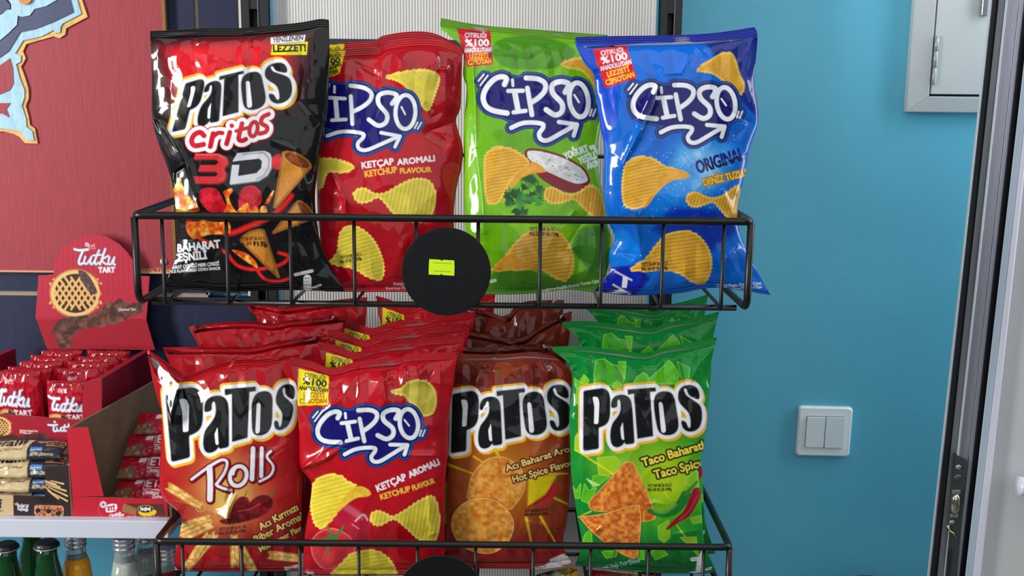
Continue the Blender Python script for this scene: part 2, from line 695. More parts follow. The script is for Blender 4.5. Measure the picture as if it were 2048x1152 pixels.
CS_IN = [(420, 560), (560, 510), (620, 520), (720, 520), (890, 560), (1000, 545), (1140, 560), (1215, 640), (1200, 780), (1130, 850), (1090, 900), (1000, 955), (890, 1000), (850, 960), (880, 890), (700, 860), (600, 840), (440, 770)]


def cipso(A, f, k, rim=(16, 34, 96), mid=(28, 84, 168)):
    A.tf(f, k)
    for grow, c in ((8.0, rim), (6.0, mid), (3.8, (14, 22, 92))):
        A.poly(CS_IN, c, grow=grow - 3)
        A.line(CS_O, 40, c, grow=grow, closed=True)
        for p, w, sm in CS:
            A.line(p, w, c, grow=grow if w > 20 else grow - 1.5, sm=sm)
    A.poly(CS_IN, (16, 14, 104))
    A.line(CS_O, 40, (13, 18, 80), grow=1.6, closed=True)
    for p, w, sm in CS:
        A.line(p, w, (13, 18, 80), grow=1.4, sm=sm)
    A.line(CS_O, 38, (226, 229, 238), closed=True)
    for p, w, sm in CS:
        A.line(p, w - 1, (226, 229, 238), sm=sm)


def flash(A, q, ground, c1, c2, tf=None):
    """The torn-edge promise in the corner of the potato chip bags; q = its four corners."""
    if tf is not None:
        A.tf(tf)
    p = A.T(q)
    A.tf(lambda x: np.asarray(x, float))
    side = []
    for i in range(4):
        a, b = p[i], p[(i + 1) % 4]
        n = np.array([a[1] - b[1], b[0] - a[0]]) / np.hypot(*(b - a))
        for k in range(14):
            side.append(a + (b - a) * k / 14 + n * (0.5 * math.sin(k * 5.1 + i) - 0.3))
    A.poly(side, ground)
    H = homography([(0, 0), (1, 0), (1, 1), (0, 1)], p)
    h = np.hypot(*(p[3] - p[0]))
    A.tf(H, h)
    for s, x0, x1, y, hh, c, b in (('ÇITIRLIĞI', .16, .84, .185, .115, c1, .25), ('%100', .12, .90, .40, .17, c1, .8), ("ANADOLU'DAN", .03, .98, .57, .115, c1, .45), ('LEZZETİ', .16, .84, .755, .125, c2, .45), ("CİPSO'DAN", .06, .94, .945, .13, c2, .45)):
        A.text(s, (x0, y), (x1, y), hh, c, bold=b)


def stamp(A, p0, p1, l1, l2, h):
    """Two ink-jet lines of dates; p0, p1 = base of the upper line."""
    p0, p1 = np.asarray(p0, float), np.asarray(p1, float)
    dn = np.array([0, h * 1.35])
    A.text(l1, p0, p1, h, (26, 22, 20), bold=.25)
    A.text(l2, p0 + dn, p1 + dn, h, (26, 22, 20), bold=.3)


def pills(A, pts):
    for a, b, w in pts:
        A.line([a, b], w, (214, 216, 222))
        A.line([a, b], w * .25, (90, 92, 100), alpha=.6)


def cone(A, rim, tip, c1=(226, 160, 62), c2=(168, 92, 26), seed=0, period=4.2, mouth=True):
    """A corn cone: rim = two ends of the mouth, tip = its point."""
    a, b = A.T([rim[0]])[0], A.T([rim[1]])[0]
    t = A.T([tip])[0]
    mid = (a + b) / 2
    ax = t - mid
    ang = math.degrees(math.atan2(ax[1], ax[0]))
    w = np.hypot(*(b - a)) / 2
    keep, kk = A.T, A.k
    A.tf(lambda x: np.asarray(x, float))
    el = ellipse(mid[0], mid[1], w * 1.0, w * .42, math.degrees(math.atan2(*(b - a)[::-1])), 30)
    back = [p for p in el if np.dot(p - mid, ax) < 0]
    back.sort(key=lambda p: np.dot(p - mid, b - a))
    A.chip([a] + back + [b, t + (b - a) * .05, t - (b - a) * .05], ang, period, c1, c2, wavy=.35, seed=seed, sm=0, edge=(150, 88, 30))
    if mouth:
        A.poly(ellipse(mid[0], mid[1], w * .82, w * .3, math.degrees(math.atan2(*(b - a)[::-1])), 30), (120, 56, 20))
        A.poly(ellipse(mid[0], mid[1], w * .6, w * .16, math.degrees(math.atan2(*(b - a)[::-1])), 30), (150, 70, 30), alpha=.6)
    A.tf(keep, kk)


def art_critos():
    A = Art((285, 30, 705, 600), (15, 14, 16))
    sl, X, Y = A.grid()
    # red sunburst broken into printers' dots towards its edge
    d = np.maximum.reduce([(X - 600 + (Y - 90) * .28) / 60, (318 - X + (Y - 100) * .28) / 45, (92 - (X - 300) * .05 - Y) / 22, (Y - 215 - (X - 400) * -.12) / 60])
    I = np.clip(.55 - d * .5, 0, 1) * (1 - np.clip((np.hypot((X - 470) / 190, (Y - 130) / 150) - .55) / 1.1, 0, .55))
    dots = .5 + .5 * np.cos((X + Y) * 1.25) * np.cos((X - Y) * 1.25)
    m = np.clip((I - .42 * dots * (I < .85)) * 1.8, 0, 1)
    A.put(sl, m, (206, 16, 34))
    A.z(280, 20, 3.84)
    A.poly([(40, 140), (1500, 30), (1500, 135), (40, 205)], (16, 14, 16))
    A.poly([(1004, 212), (1272, 190), (1262, 242), (1004, 262)], WHT)
    A.text('YENİLENEN', (1018, 250), (1250, 230), 36, BLK, bold=.35, up=(.2, .2))
    A.poly([(1016, 268), (1290, 242), (1282, 345), (1004, 346)], (238, 226, 20))
    A.text('LEZZET!', (1024, 322), (1272, 314), 52, BLK, bold=.9)
    patos(A, (lambda h: (lambda p: h(p) / 3.84 + np.array([280, 20])))(homography([(372, 490), (370, 1062), (1380, 432), (1440, 880), (1058, 458), (700, 1030)], [(330, 566), (230, 912), (1040, 388), (1085, 728), (812, 470), (525, 915)])))
    A.z(280, 20, 3.84)
    cr = [([(492, 965), (462, 940), (418, 958), (396, 1005), (420, 1042), (488, 1032)], 40, 5), ([(562, 950), (540, 1048)], 40, 0), ([(560, 975), (598, 945), (632, 945)], 34, 4), ([(690, 940), (665, 1028)], 38, 0), ([(704, 888), (706, 890)], 34, 0),
          ([(784, 872), (758, 985), (785, 1004), (812, 992)], 36, 5), ([(738, 930), (828, 905)], 28, 0), ([(988, 800), (942, 824), (932, 868), (976, 900), (966, 936), (918, 950)], 34, 5)]
    oo = ellipse(872, 915, 30, 56, 12)
    for g, c in ((9.5, (190, 20, 36)), (7.5, (240, 240, 244))):
        A.line(oo, 34, c, grow=g, closed=True)
        for p, w, sm in cr:
            A.line(p, w, c, grow=g, sm=sm)
    A.line(oo, 32, (196, 24, 42), closed=True)
    for p, w, sm in cr:
        A.line(p, w, (196, 24, 42), sm=sm)
    A.z(280, 300, 3.6)
    P3 = [(400, 25), (570, 25), (625, 52), (636, 95), (605, 140), (622, 175), (612, 215), (570, 242), (400, 242), (384, 190), (545, 190), (562, 172), (542, 155), (418, 155), (432, 108), (545, 108), (565, 88), (545, 68), (384, 68)]
    A.poly(P3, (108, 14, 22), shift=(2.5, 2.5))
    A.poly(P3, (196, 44, 50))
    A.line([(400, 34), (560, 34), (605, 55)], 10, (232, 110, 108), alpha=.7)
    D0 = [(700, 22), (895, 5), (935, 22), (948, 60), (944, 130), (915, 182), (850, 222), (645, 248), (664, 108), (712, 108), (700, 190), (720, 190), (730, 80), (662, 85)]
    A.poly(D0, (120, 120, 126), shift=(2, 2))
    A.poly([(700, 22), (895, 5), (935, 22), (948, 60), (944, 130), (915, 182), (850, 222), (645, 248), (662, 108), (664, 86)], (206, 208, 216))
    A.poly([(730, 76), (858, 62), (878, 80), (872, 130), (838, 166), (706, 188), (716, 106), (662, 108), (662, 84)], (16, 15, 17))
    A.line([(740, 30), (890, 18), (930, 60), (925, 130), (890, 185), (840, 210)], 14, (150, 152, 160), alpha=.8)
    # peppers, flames, ribbons
    A.tex([(430, 300), (470, 272), (545, 280), (585, 330), (620, 400), (680, 450), (700, 480), (560, 470), (470, 420), (428, 360)], [(150, 12, 24), (216, 40, 62), (190, 20, 40)], 12, 3, sm=6)
    A.tex([(720, 300), (760, 262), (820, 258), (870, 300), (875, 370), (840, 420), (780, 470), (720, 450), (708, 380)], [(150, 12, 24), (206, 34, 56), (180, 16, 34)], 14, 5, sm=6)
    A.tex([(950, 60), (1010, 30), (1010, 130), (960, 130)], [(190, 16, 30), (226, 40, 50)], 10, 2, sm=5)
    for p, w in (([(420, 590), (520, 560), (640, 600), (760, 560), (900, 500), (1000, 440), (1090, 330)], 46), ([(640, 760), (700, 830), (820, 860), (1000, 830), (1070, 770), (1000, 740)], 30), ([(840, 860), (900, 930), (1000, 945), (1090, 920)], 26), ([(350, 520), (470, 570), (560, 540)], 40), ([(430, 640), (560, 700), (640, 760)], 26)):
        A.line(p, w, (196, 18, 26), sm=6, soft=1.0)
        A.line(p, w * .35, (236, 62, 44), sm=6, soft=1.0, alpha=.8)
    fl = [[(600, 300), (655, 275), (668, 300), (640, 345), (690, 440), (740, 470), (600, 470), (625, 400), (610, 330)], [(700, 440), (770, 380), (800, 440), (830, 400), (870, 470), (720, 480)], [(870, 410), (905, 405), (915, 460), (870, 460)], [(900, 380), (950, 300), (965, 300), (930, 380), (905, 388)],
          [(330, 540), (430, 510), (560, 520), (640, 520), (640, 600), (500, 610), (380, 640)], [(660, 720), (760, 740), (830, 800), (845, 850), (760, 800)], [(230, 320), (290, 190), (300, 240), (350, 330), (430, 430), (330, 450), (250, 440)]]
    for k, p in enumerate(fl):
        A.tex(p, [(196, 60, 16), (240, 150, 40), (252, 210, 110), (220, 90, 24)], 9, 20 + k, sm=5)
    cone(A, ((1022, 20), (1236, 130)), (968, 418), seed=1, period=4.6)
    cone(A, ((1130, 365), (1246, 500)), (955, 600), seed=2, period=4.4)
    cone(A, ((900, 580), (720, 660)), (1000, 920), seed=3, period=4.6, mouth=False)
    cone(A, ((330, 420), (430, 500)), (530, 540), seed=4, mouth=False)
    A.poly([(262, 740), (580, 690), (590, 700), (590, 925), (262, 930)], (15, 14, 16), soft=3)
    A.text('BAHARAT', (272, 735), (578, 702), 56, WHT, bold=.9)
    A.text('ÇEŞNİLİ', (236, 806), (482, 782), 56, WHT, bold=.9)
    A.text('BAHARAT ÇEŞNİLİ MISIR ÇEREZİ', (190, 862), (570, 828), 24, WHT, bold=.3)
    A.text('SPICE FLAVOURED CORN SNACK', (200, 888), (580, 860), 20, WHT, bold=.3)
    stamp(A, (696, 655), (905, 645), 'TETT:20 07 26 A2 L1', 'PN: 20 01 26', 24)
    A.text('115g', (820, 692), (916, 692), 28, (30, 22, 16), bold=.5)
    pills(A, [((1118, 898), (1240, 870), 22), ((1190, 1012), (1300, 972), 14)])
    A.line([(1205, 925), (1205, 990)], 56, (210, 212, 218))
    for y, s in ((930, 'Enerji'), (955, '552'), (975, 'kcal')):
        A.text(s, (1186, y), (1224, y - 3), 14, (50, 50, 56))
    return A


RED, DRED = (176, 12, 28), (136, 8, 22)
CY1, CY2, CYE = (222, 206, 70), (182, 160, 44), (236, 214, 96)
CG1, CG2, CGE = (226, 176, 58), (176, 124, 32), (236, 192, 84)


def cipso_corners(src, dst, ox, oy, s, fit=homography):
    h = fit(src, dst)
    return lambda p: h(p) / s + np.array([ox, oy])


def art_red_upper():
    A = Art((620, 60, 940, 600), RED)
    sl, X, Y = A.grid()
    A.put(sl, np.clip((fbm(X / 140, Y / 140, 5) - .5) * 2, 0, .35), DRED)
    f = cipso_corners([(748, 600), (785, 805), (640, 785), (1215, 660), (1130, 880), (1105, 965), (735, 520), (890, 765)],
                      [(335, 535), (350, 768), (180, 742), (872, 645), (745, 872), (690, 975), (330, 478), (490, 725)], 620, 60, 4.115)
    A.z(620, 60, 4.115)
    flash(A, [(30, 180), (292, 168), (240, 360), (60, 420)], (232, 214, 30), (30, 22, 18), (30, 22, 18))
    A.z(620, 60, 4.115)
    A.chip([(628, 400), (640, 370), (780, 335), (930, 320), (1040, 350), (1070, 410), (1045, 500), (990, 650), (945, 660), (900, 600), (840, 530), (760, 450), (690, 415)], 62, 4.8, CY1, CY2, edge=CYE, seed=1)
    A.chip([(0, 1100), (150, 1050), (320, 1090), (365, 1140), (280, 1180), (150, 1180), (100, 1300), (0, 1320)], 70, 5, CY1, CY2, edge=CYE, seed=2)
    cipso(A, f, 1 / 4.6)
    A.z(620, 60, 4.115)
    A.text('KETÇAP', (430, 1140), (690, 1105), 52, WHT, bold=.7)
    A.text('AROMALI', (720, 1112), (1028, 1078), 48, WHT, bold=.7)
    A.z(620, 300, 3.39)
    A.text('KETCHUP', (375, 184), (592, 152), 42, (238, 180, 60), bold=.7)
    A.text('FLAVOUR', (612, 158), (822, 148), 34, (238, 180, 60), bold=.7)
    A.chip([(290, 310), (310, 268), (370, 255), (440, 290), (510, 285), (600, 235), (700, 192), (800, 200), (850, 270), (855, 370), (820, 450), (760, 490), (640, 480), (560, 430), (470, 330), (400, 355), (330, 360)], 12, 8.2, CY1, CY2, edge=CYE, seed=3, bend=.0006)
    A.chip([(130, 760), (180, 690), (200, 560), (260, 515), (340, 525), (430, 600), (490, 720), (505, 830), (470, 885), (380, 860), (300, 810), (200, 790)], 72, 7.6, CY1, CY2, edge=CYE, seed=4, bend=-.0008)
    stamp(A, (208, 742), (350, 715), 'TETT:23 09 26 A2 L1', 'PN: 23 03 26-104g', 22)
    A.text('Ketçap Aromalı Patates Cipsi', (568, 918), (900, 905), 20, WHT, bold=.2)
    A.text('Ketchup Flavoured Potato Chips', (515, 945), (900, 932), 16, WHT)
    A.chip([(900, 120), (1010, 100), (1010, 330), (930, 300)], 70, 6, (190, 60, 30), (160, 30, 26), seed=9, wavy=.2)
    return A


def art_green():
    A = Art((870, 30, 1250, 615), (104, 172, 14))
    sl, X, Y = A.grid()
    A.put(sl, np.clip((fbm(X / 130, Y / 130, 8) - .4) * 2, 0, .5), (120, 186, 10))
    A.z(860, 20, 3.84)
    A.poly([(80, 55), (500, 120), (1459, 185), (1459, 260), (500, 175), (80, 130)], (88, 142, 20))
    A.poly([(470, 300), (560, 220), (760, 200), (960, 230), (1120, 320), (1000, 430), (800, 460), (560, 430)], (64, 130, 24), alpha=.85, sm=6, soft=2)
    A.poly([(1100, 420), (1500, 380), (1500, 1000), (1290, 900), (1200, 500)], (70, 138, 24), alpha=.8, soft=3)
    A.poly([(470, 930), (700, 870), (900, 1080), (1100, 1200), (600, 1200)], (84, 146, 20), alpha=.6, soft=3)
    A.z(900, 290, 3.388)
    A.poly([(300, 860), (460, 830), (760, 900), (1000, 800), (1100, 700), (1100, 1060), (200, 1080)], (70, 132, 20), sm=4, soft=2)
    A.poly([(880, 560), (1060, 540), (1090, 900), (980, 900), (820, 700)], (46, 110, 34), alpha=.8, soft=3)
    A.poly([(330, 440), (560, 520), (900, 560), (700, 700), (500, 640)], (140, 200, 18), alpha=.7, soft=3)
    A.z(860, 20, 3.84)
    flash(A, [(206, 142), (462, 158), (482, 418), (285, 436)], (190, 24, 40), WHT, (242, 190, 60))
    A.z(860, 20, 3.84)
    A.chip([(1005, 420), (1060, 380), (1200, 355), (1320, 360), (1330, 640), (1280, 660), (1240, 560), (1160, 470), (1060, 450)], 50, 4.8, CG1, CG2, edge=CGE, seed=1)
    cipso(A, lambda p: np.asarray(p, float) / 3.84 + np.array([860, 20]), 1 / 3.84)
    A.z(900, 290, 3.388)
    # bowl of yoghurt
    A.poly([(505, 60), (530, 25), (620, 30), (760, 70), (900, 150), (945, 220), (940, 265), (860, 320), (760, 310), (620, 230), (540, 130)], (122, 22, 34), sm=6)
    A.tex([(522, 60), (545, 38), (640, 48), (760, 85), (880, 150), (928, 215), (920, 252), (840, 258), (700, 200), (600, 150), (540, 100)], [(196, 198, 198), (226, 228, 226), (206, 208, 206)], 8, 4, sm=6)
    rr = random.Random(3)
    for _ in range(34):
        x, y = rr.uniform(580, 900), 0
        y = 60 + (x - 560) * .42 + rr.uniform(-10, 50)
        A.line([(x, y), (x + 4, y + 1)], 6, (90, 104, 80), alpha=.8)
    # chips, parsley
    A.poly([(500, 120), (560, 200), (600, 250), (560, 270), (470, 230)], (30, 78, 40), soft=3)
    A.chip([(228, 120), (240, 60), (300, 15), (400, 15), (500, 70), (540, 122), (500, 170), (420, 240), (370, 330), (330, 395), (280, 405), (245, 380), (230, 260)], 80, 6.4, CG1, CG2, edge=CGE, seed=2, bend=-.0008)
    A.tex([(540, 122), (600, 128), (648, 170), (640, 185), (560, 195), (480, 230), (420, 300), (375, 370), (355, 395), (380, 300), (430, 220)], [(206, 142, 36), (226, 166, 58)], 10, 5, sm=6)
    for k in range(46):
        a, r = rr.uniform(0, 6.28), rr.uniform(0, 1) ** .6
        x, y = 505 + 130 * r * math.cos(a), 375 + 100 * r * math.sin(a) - (30 if math.cos(a) > .4 else 0)
        q = rr.uniform(0, 6.28)
        c = rr.choice([(26, 92, 34), (44, 122, 40), (16, 66, 28), (62, 140, 52)])
        A.poly([(x + s * math.cos(q + t), y + s * math.sin(q + t)) for t, s in ((0, 46), (.5, 16), (1.0, 36), (1.6, 14), (2.4, 34), (3.1, 20), (4.2, 30), (5.2, 16), (5.8, 34), (6.0, 18))], c)
    A.chip([(632, 345), (650, 295), (700, 285), (770, 320), (830, 330), (880, 310), (945, 268), (1010, 300), (1045, 400), (1050, 520), (980, 500), (900, 430), (840, 375), (760, 395), (680, 398)], 8, 7, CG1, CG2, edge=CGE, seed=3)
    A.text('YOĞURT ve', (782, 98), (985, 25), 46, WHT, bold=.7)
    A.text('YEŞİLLİK', (880, 130), (1040, 70), 46, WHT, bold=.7)
    A.text('AROMALI', (935, 165), (1060, 118), 40, WHT, bold=.7)
    A.chip([(298, 855), (305, 815), (380, 740), (430, 670), (520, 590), (620, 560), (720, 575), (800, 650), (838, 750), (835, 850), (800, 910), (770, 925), (700, 900), (600, 850)], 80, 7.4, CG1, CG2, edge=CGE, seed=6, bend=-.0006)
    A.tex([(298, 855), (310, 812), (390, 748), (480, 765), (560, 810), (600, 852), (520, 838), (400, 840)], [(206, 142, 36), (226, 166, 58)], 10, 7, sm=6)
    stamp(A, (538, 582), (735, 582), 'TETT:26 09 26 A2 L1', 'PN: 26 03 26-104g', 24)
    pills(A, [((230, 1050), (310, 1040), 18), ((270, 925), (306, 918), 20)])
    A.text('Yoğurt ve Yeşillik Aromalı Patates Cipsi', (620, 998), (1010, 930), 20, WHT, bold=.2)
    A.line([(620, 1000), (660, 975), (740, 970)], 6, WHT, alpha=.8)
    return A


def art_blue():
    A = Art((1140, 45, 1550, 605), (0, 98, 200))
    A.z(1140, 40, 3.84)
    A.poly([(30, 120), (1420, 40), (1450, 150), (1300, 190), (1000, 175), (600, 170), (430, 190), (60, 190)], (8, 34, 150))
    A.poly([(30, 180), (430, 185), (390, 420), (360, 800), (240, 1000), (180, 500)], (0, 70, 198), soft=3)
    A.poly([(1040, 190), (1450, 120), (1450, 760), (1330, 640), (1180, 420)], (8, 40, 132), soft=3)
    A.poly([(420, 220), (560, 190), (1000, 180), (1100, 260), (1120, 330), (860, 480), (560, 480), (430, 420)], (0, 104, 214), sm=5, soft=2, alpha=.8)
    A.z(1160, 300, 3.49)
    A.poly([(150, 560), (330, 560), (420, 700), (330, 860), (180, 830)], (0, 128, 232), soft=3, alpha=.8)
    A.poly([(90, 960), (230, 820), (420, 800), (480, 900), (380, 1030), (60, 1030)], (6, 30, 160), soft=3)
    A.poly([(500, 560), (640, 400), (1000, 420), (1100, 560), (900, 720), (600, 600)], (4, 50, 164), soft=6)
    # spray of sea and salt
    sl, X, Y = A.grid()
    n = fbm(X / 34, Y / 34, 12, 5)
    core = np.exp(-((((X - 1400) * .9 + (Y - 325) * .5) / 60) ** 2 + (((X - 1400) * -.5 + (Y - 325) * .9) / 55) ** 2))
    band = np.exp(-(((Y - 345 + (X - 1390) * .5) / 60) ** 2)) * np.exp(-((X - 1370) / 110) ** 2)
    A.put(sl, np.clip((core * 1.25 + band * .5) * (n + .18) - .25, 0, .92), (196, 226, 246))
    A.put(sl, np.clip((core * .8 + band * .8) - .3, 0, .5) * (1 - np.clip((core * 1.25 + band * .5) * (n + .18) - .25, 0, 1)), (30, 150, 235))
    rr = random.Random(8)
    A.tf(lambda p: np.asarray(p, float))
    for _ in range(260):
        x, y = rr.gauss(1375, 52), rr.gauss(350, 52)
        A.line([(x, y), (x + .3, y)], rr.uniform(.7, 1.9), (220, 238, 250), alpha=rr.uniform(.4, .95))
    A.z(1140, 40, 3.84)
    flash(A, [(176, 228), (430, 196), (514, 444), (268, 524)], (206, 20, 38), WHT, (246, 200, 40))
    A.z(1140, 40, 3.84)
    A.chip([(972, 395), (1000, 350), (1060, 315), (1150, 255), (1240, 250), (1280, 320), (1310, 420), (1342, 490), (1330, 560), (1290, 578), (1230, 550), (1180, 480), (1100, 420), (1020, 402)], 62, 4.6, CG1, CG2, edge=CGE, seed=1)
    f = cipso_corners([(408, 670), (735, 520), (1105, 965), (1215, 660), (640, 785), (620, 905), (590, 800), (380, 560)],
                      [(503, 640), (782, 465), (1192, 872), (1262, 640), (706, 745), (660, 888), (660, 768), (470, 570)], 1140, 40, 3.84, affine)
    cipso(A, f, 1 / 4.1)
    A.z(1140, 40, 3.84)
    A.text('ORIGINAL', (985, 1178), (1345, 1070), 96, (18, 28, 112), bold=1.2)
    A.z(1160, 300, 3.49)
    A.text('DENİZ TUZLU', (868, 250), (1165, 180), 48, (236, 190, 60), bold=.9, outline=[(2.4, (150, 96, 20))])
    A.chip([(290, 300), (295, 180), (320, 90), (400, 45), (500, 50), (600, 110), (680, 135), (610, 200), (560, 260), (500, 340), (440, 400), (380, 415), (310, 390)], 78, 6.6, CG1, CG2, edge=CGE, seed=2, bend=-.0007)
    A.tex([(560, 190), (640, 140), (700, 138), (755, 160), (765, 185), (740, 198), (660, 210), (590, 250), (530, 310), (480, 380), (440, 405), (500, 300)], [(206, 142, 36), (226, 166, 58)], 10, 5, sm=6)
    A.chip([(735, 345), (760, 300), (820, 292), (880, 320), (930, 330), (1000, 310), (1060, 265), (1110, 245), (1118, 330), (1105, 430), (1075, 515), (1020, 470), (960, 400), (920, 370), (830, 400), (770, 395)], 14, 6.2, CG1, CG2, edge=CGE, seed=3)
    A.chip([(358, 845), (366, 810), (450, 760), (520, 670), (600, 590), (700, 560), (800, 575), (880, 650), (918, 740), (920, 830), (890, 910), (850, 938), (780, 925), (700, 870), (600, 845), (480, 850)], 80, 7.2, CG1, CG2, edge=CGE, seed=4, bend=-.0005)
    stamp(A, (430, 812), (610, 800), 'TETT:24.09 26 A1 L1', 'PN: 24 03 26-104g', 24)
    pills(A, [((246, 848), (360, 908), 13), ((232, 940), (348, 1006), 13)])
    A.poly([(300, 880), (336, 890), (325, 965), (290, 960)], WHT)
    A.poly([(170, 1016), (290, 965), (345, 1000), (260, 1000)], WHT)
    A.text('Deniz Tuzlu Patates Cipsi', (960, 962), (1264, 938), 20, WHT, bold=.2)
    A.text('Sea Salted Potato Chips', (1030, 985), (1270, 962), 18, WHT, bold=.2)
    return A


def fingers(A, segs, w, seed=0):
    for k, (a, b) in enumerate(segs):
        a, b = np.asarray(a, float), np.asarray(b, float)
        n = np.array([a[1] - b[1], b[0] - a[0]]) / np.hypot(*(b - a)) * w * .5
        A.tex([a + n, b + n * 1.15, b - n * .2, b - n * 1.1, a - n, a], [(196, 140, 66), (232, 190, 110), (240, 206, 134), (214, 160, 84)], 6, seed + k, sm=5, edge=(168, 104, 44), ew=2.2)
        A.line([a * .8 + b * .2, b * .8 + a * .2], w * .10, (150, 92, 44), alpha=.6)


def art_rolls():
    A = Art((285, 690, 625, 1240), (166, 12, 24))
    sl, X, Y = A.grid()
    A.put(sl, np.exp(-(((X - 455) / 75) ** 2 + ((Y - 985) / 85) ** 2)) * 1.1, (206, 166, 84))
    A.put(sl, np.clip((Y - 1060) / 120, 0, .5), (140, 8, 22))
    h = homography([(372, 490), (370, 1062), (1058, 458), (1380, 432), (1180, 915), (700, 1030), (1385, 882)], [(335, 530), (287, 1150), (1072, 460), (1412, 412), (1190, 920), (650, 1088), (1345, 862)])
    patos(A, lambda p: h(p) / 4.8 + np.array([280, 680]))
    A.z(280, 900, 4.57)
    A.text('süper', (1190, 12), (1270, -40), 26, (200, 130, 120), alpha=.8)
    A.text('en lezzetli', (1205, 84), (1310, 0), 24, (200, 130, 120), alpha=.8)
    ro = [([(635, 160), (642, 300), (638, 450)], 56, 4), ([(472, 268), (620, 160), (740, 92), (795, 110), (775, 200), (715, 290), (700, 320), (760, 350), (830, 368)], 30, 5), ([(1033, -14), (1024, 265)], 46, 0), ([(1112, -16), (1108, 238)], 40, 0), ([(1196, 10), (1160, 62), (1218, 150), (1190, 232), (1092, 288)], 26, 5), ([(880, 160), (860, 190), (852, 222)], 24, 3)]
    oo = ellipse(898, 238, 74, 92, 20)
    for g, c, s in ((3.4, (96, 10, 22), (2, 2)), (2.4, (120, 14, 30), (0, 0))):
        A.line(oo, 40, c, grow=g, closed=True)
        for p, w, sm in ro:
            A.line(np.asarray(p) + np.array(s) * 4, w, c, grow=g, sm=sm)
    A.line(oo, 36, (222, 222, 232), closed=True)
    for p, w, sm in ro:
        A.line(p, w - 4, (222, 222, 232), sm=sm)
    A.tex([(820, 600), (870, 470), (930, 425), (985, 440), (995, 490), (940, 560), (850, 620)], [(96, 14, 20), (140, 30, 38), (116, 18, 26)], 9, 3, sm=6)
    A.tex([(735, 640), (860, 610), (960, 520), (1060, 430), (1150, 412), (1210, 450), (1200, 530), (1120, 600), (980, 650), (820, 680), (750, 670)], [(90, 12, 18), (136, 30, 40), (112, 18, 26)], 12, 6, sm=6)
    A.line([(960, 420), (978, 365)], 12, (66, 110, 40), taper=(1, .4))
    A.line([(1195, 425), (1228, 350)], 18, (66, 120, 44), taper=(1, .3))
    A.line([(900, 560), (1010, 540), (1100, 490)], 10, (196, 110, 116), alpha=.6, soft=1)
    fingers(A, [((560, 520), (262, 335)), ((640, 620), (290, 740)), ((660, 680), (380, 800)), ((690, 770), (420, 1080)), ((630, 770), (480, 1000)), ((860, 780), (870, 1060)), ((930, 900), (1040, 1120)), ((1450, 990), (1180, 960))], 74, 40)
    A.line(ellipse(552, 520, 44, 44), 12, (226, 150, 70), closed=True)
    stamp(A, (722, 742), (965, 712), 'TETT:25 09 26 A1 L8', 'PN: 25 03 26-109g', 28)
    for s, a, b, hh in (('Acı Kırmızı', (1105, 735), (1450, 545), 66), ('Biber Aromalı', (1062, 850), (1515, 618), 66), ('Hot Pepper Flavour', (1105, 932), (1560, 690), 50)):
        A.text(s, a, b, hh, (240, 206, 110), bold=.6, outline=[(2.6, (60, 20, 14))])
    for x in (1215, 1320, 1425):
        A.line([(x, 1150), (x, 1200)], 76, (206, 190, 200))
        A.text('Yağ', (x - 22, 1130), (x + 20, 1124), 16, (60, 50, 60))
    pills(A, [((1330, 1085), (1450, 1060), 26)])
    A.text('Kıvrılmış', (262, 1050), (400, 1230), 50, WHT, bold=.6)
    return A


def tomato_and_bottle(A):
    A.poly([(560, 520), (640, 490), (740, 560), (820, 600), (830, 680), (790, 860), (680, 880), (640, 780), (480, 640)], (176, 30, 52), sm=5, soft=2)
    A.line([(600, 520), (740, 610)], 60, (206, 120, 132), alpha=.55, soft=3)
    A.line([(690, 650), (760, 590), (800, 640)], 18, (226, 190, 196), alpha=.8, sm=4)
    A.line([(660, 680), (720, 720)], 12, (226, 170, 180), alpha=.7)
    A.tex([(280, 880), (310, 790), (400, 725), (520, 720), (640, 790), (690, 890), (640, 1000), (520, 1080), (400, 1090), (310, 1000)], [(190, 36, 44), (214, 66, 74), (200, 48, 56)], 26, 4, sm=8, edge=(230, 120, 120), ew=4)
    for p in ([(475, 790), (420, 700), (440, 700), (490, 770)], [(480, 800), (590, 675), (580, 720), (510, 810)], [(470, 810), (320, 840), (400, 800), (470, 795)], [(500, 810), (640, 860), (560, 850), (490, 830)], [(460, 830), (440, 980), (425, 940), (440, 830)], [(440, 780), (510, 770), (520, 830), (450, 840)]):
        A.poly(p, (72, 124, 62))


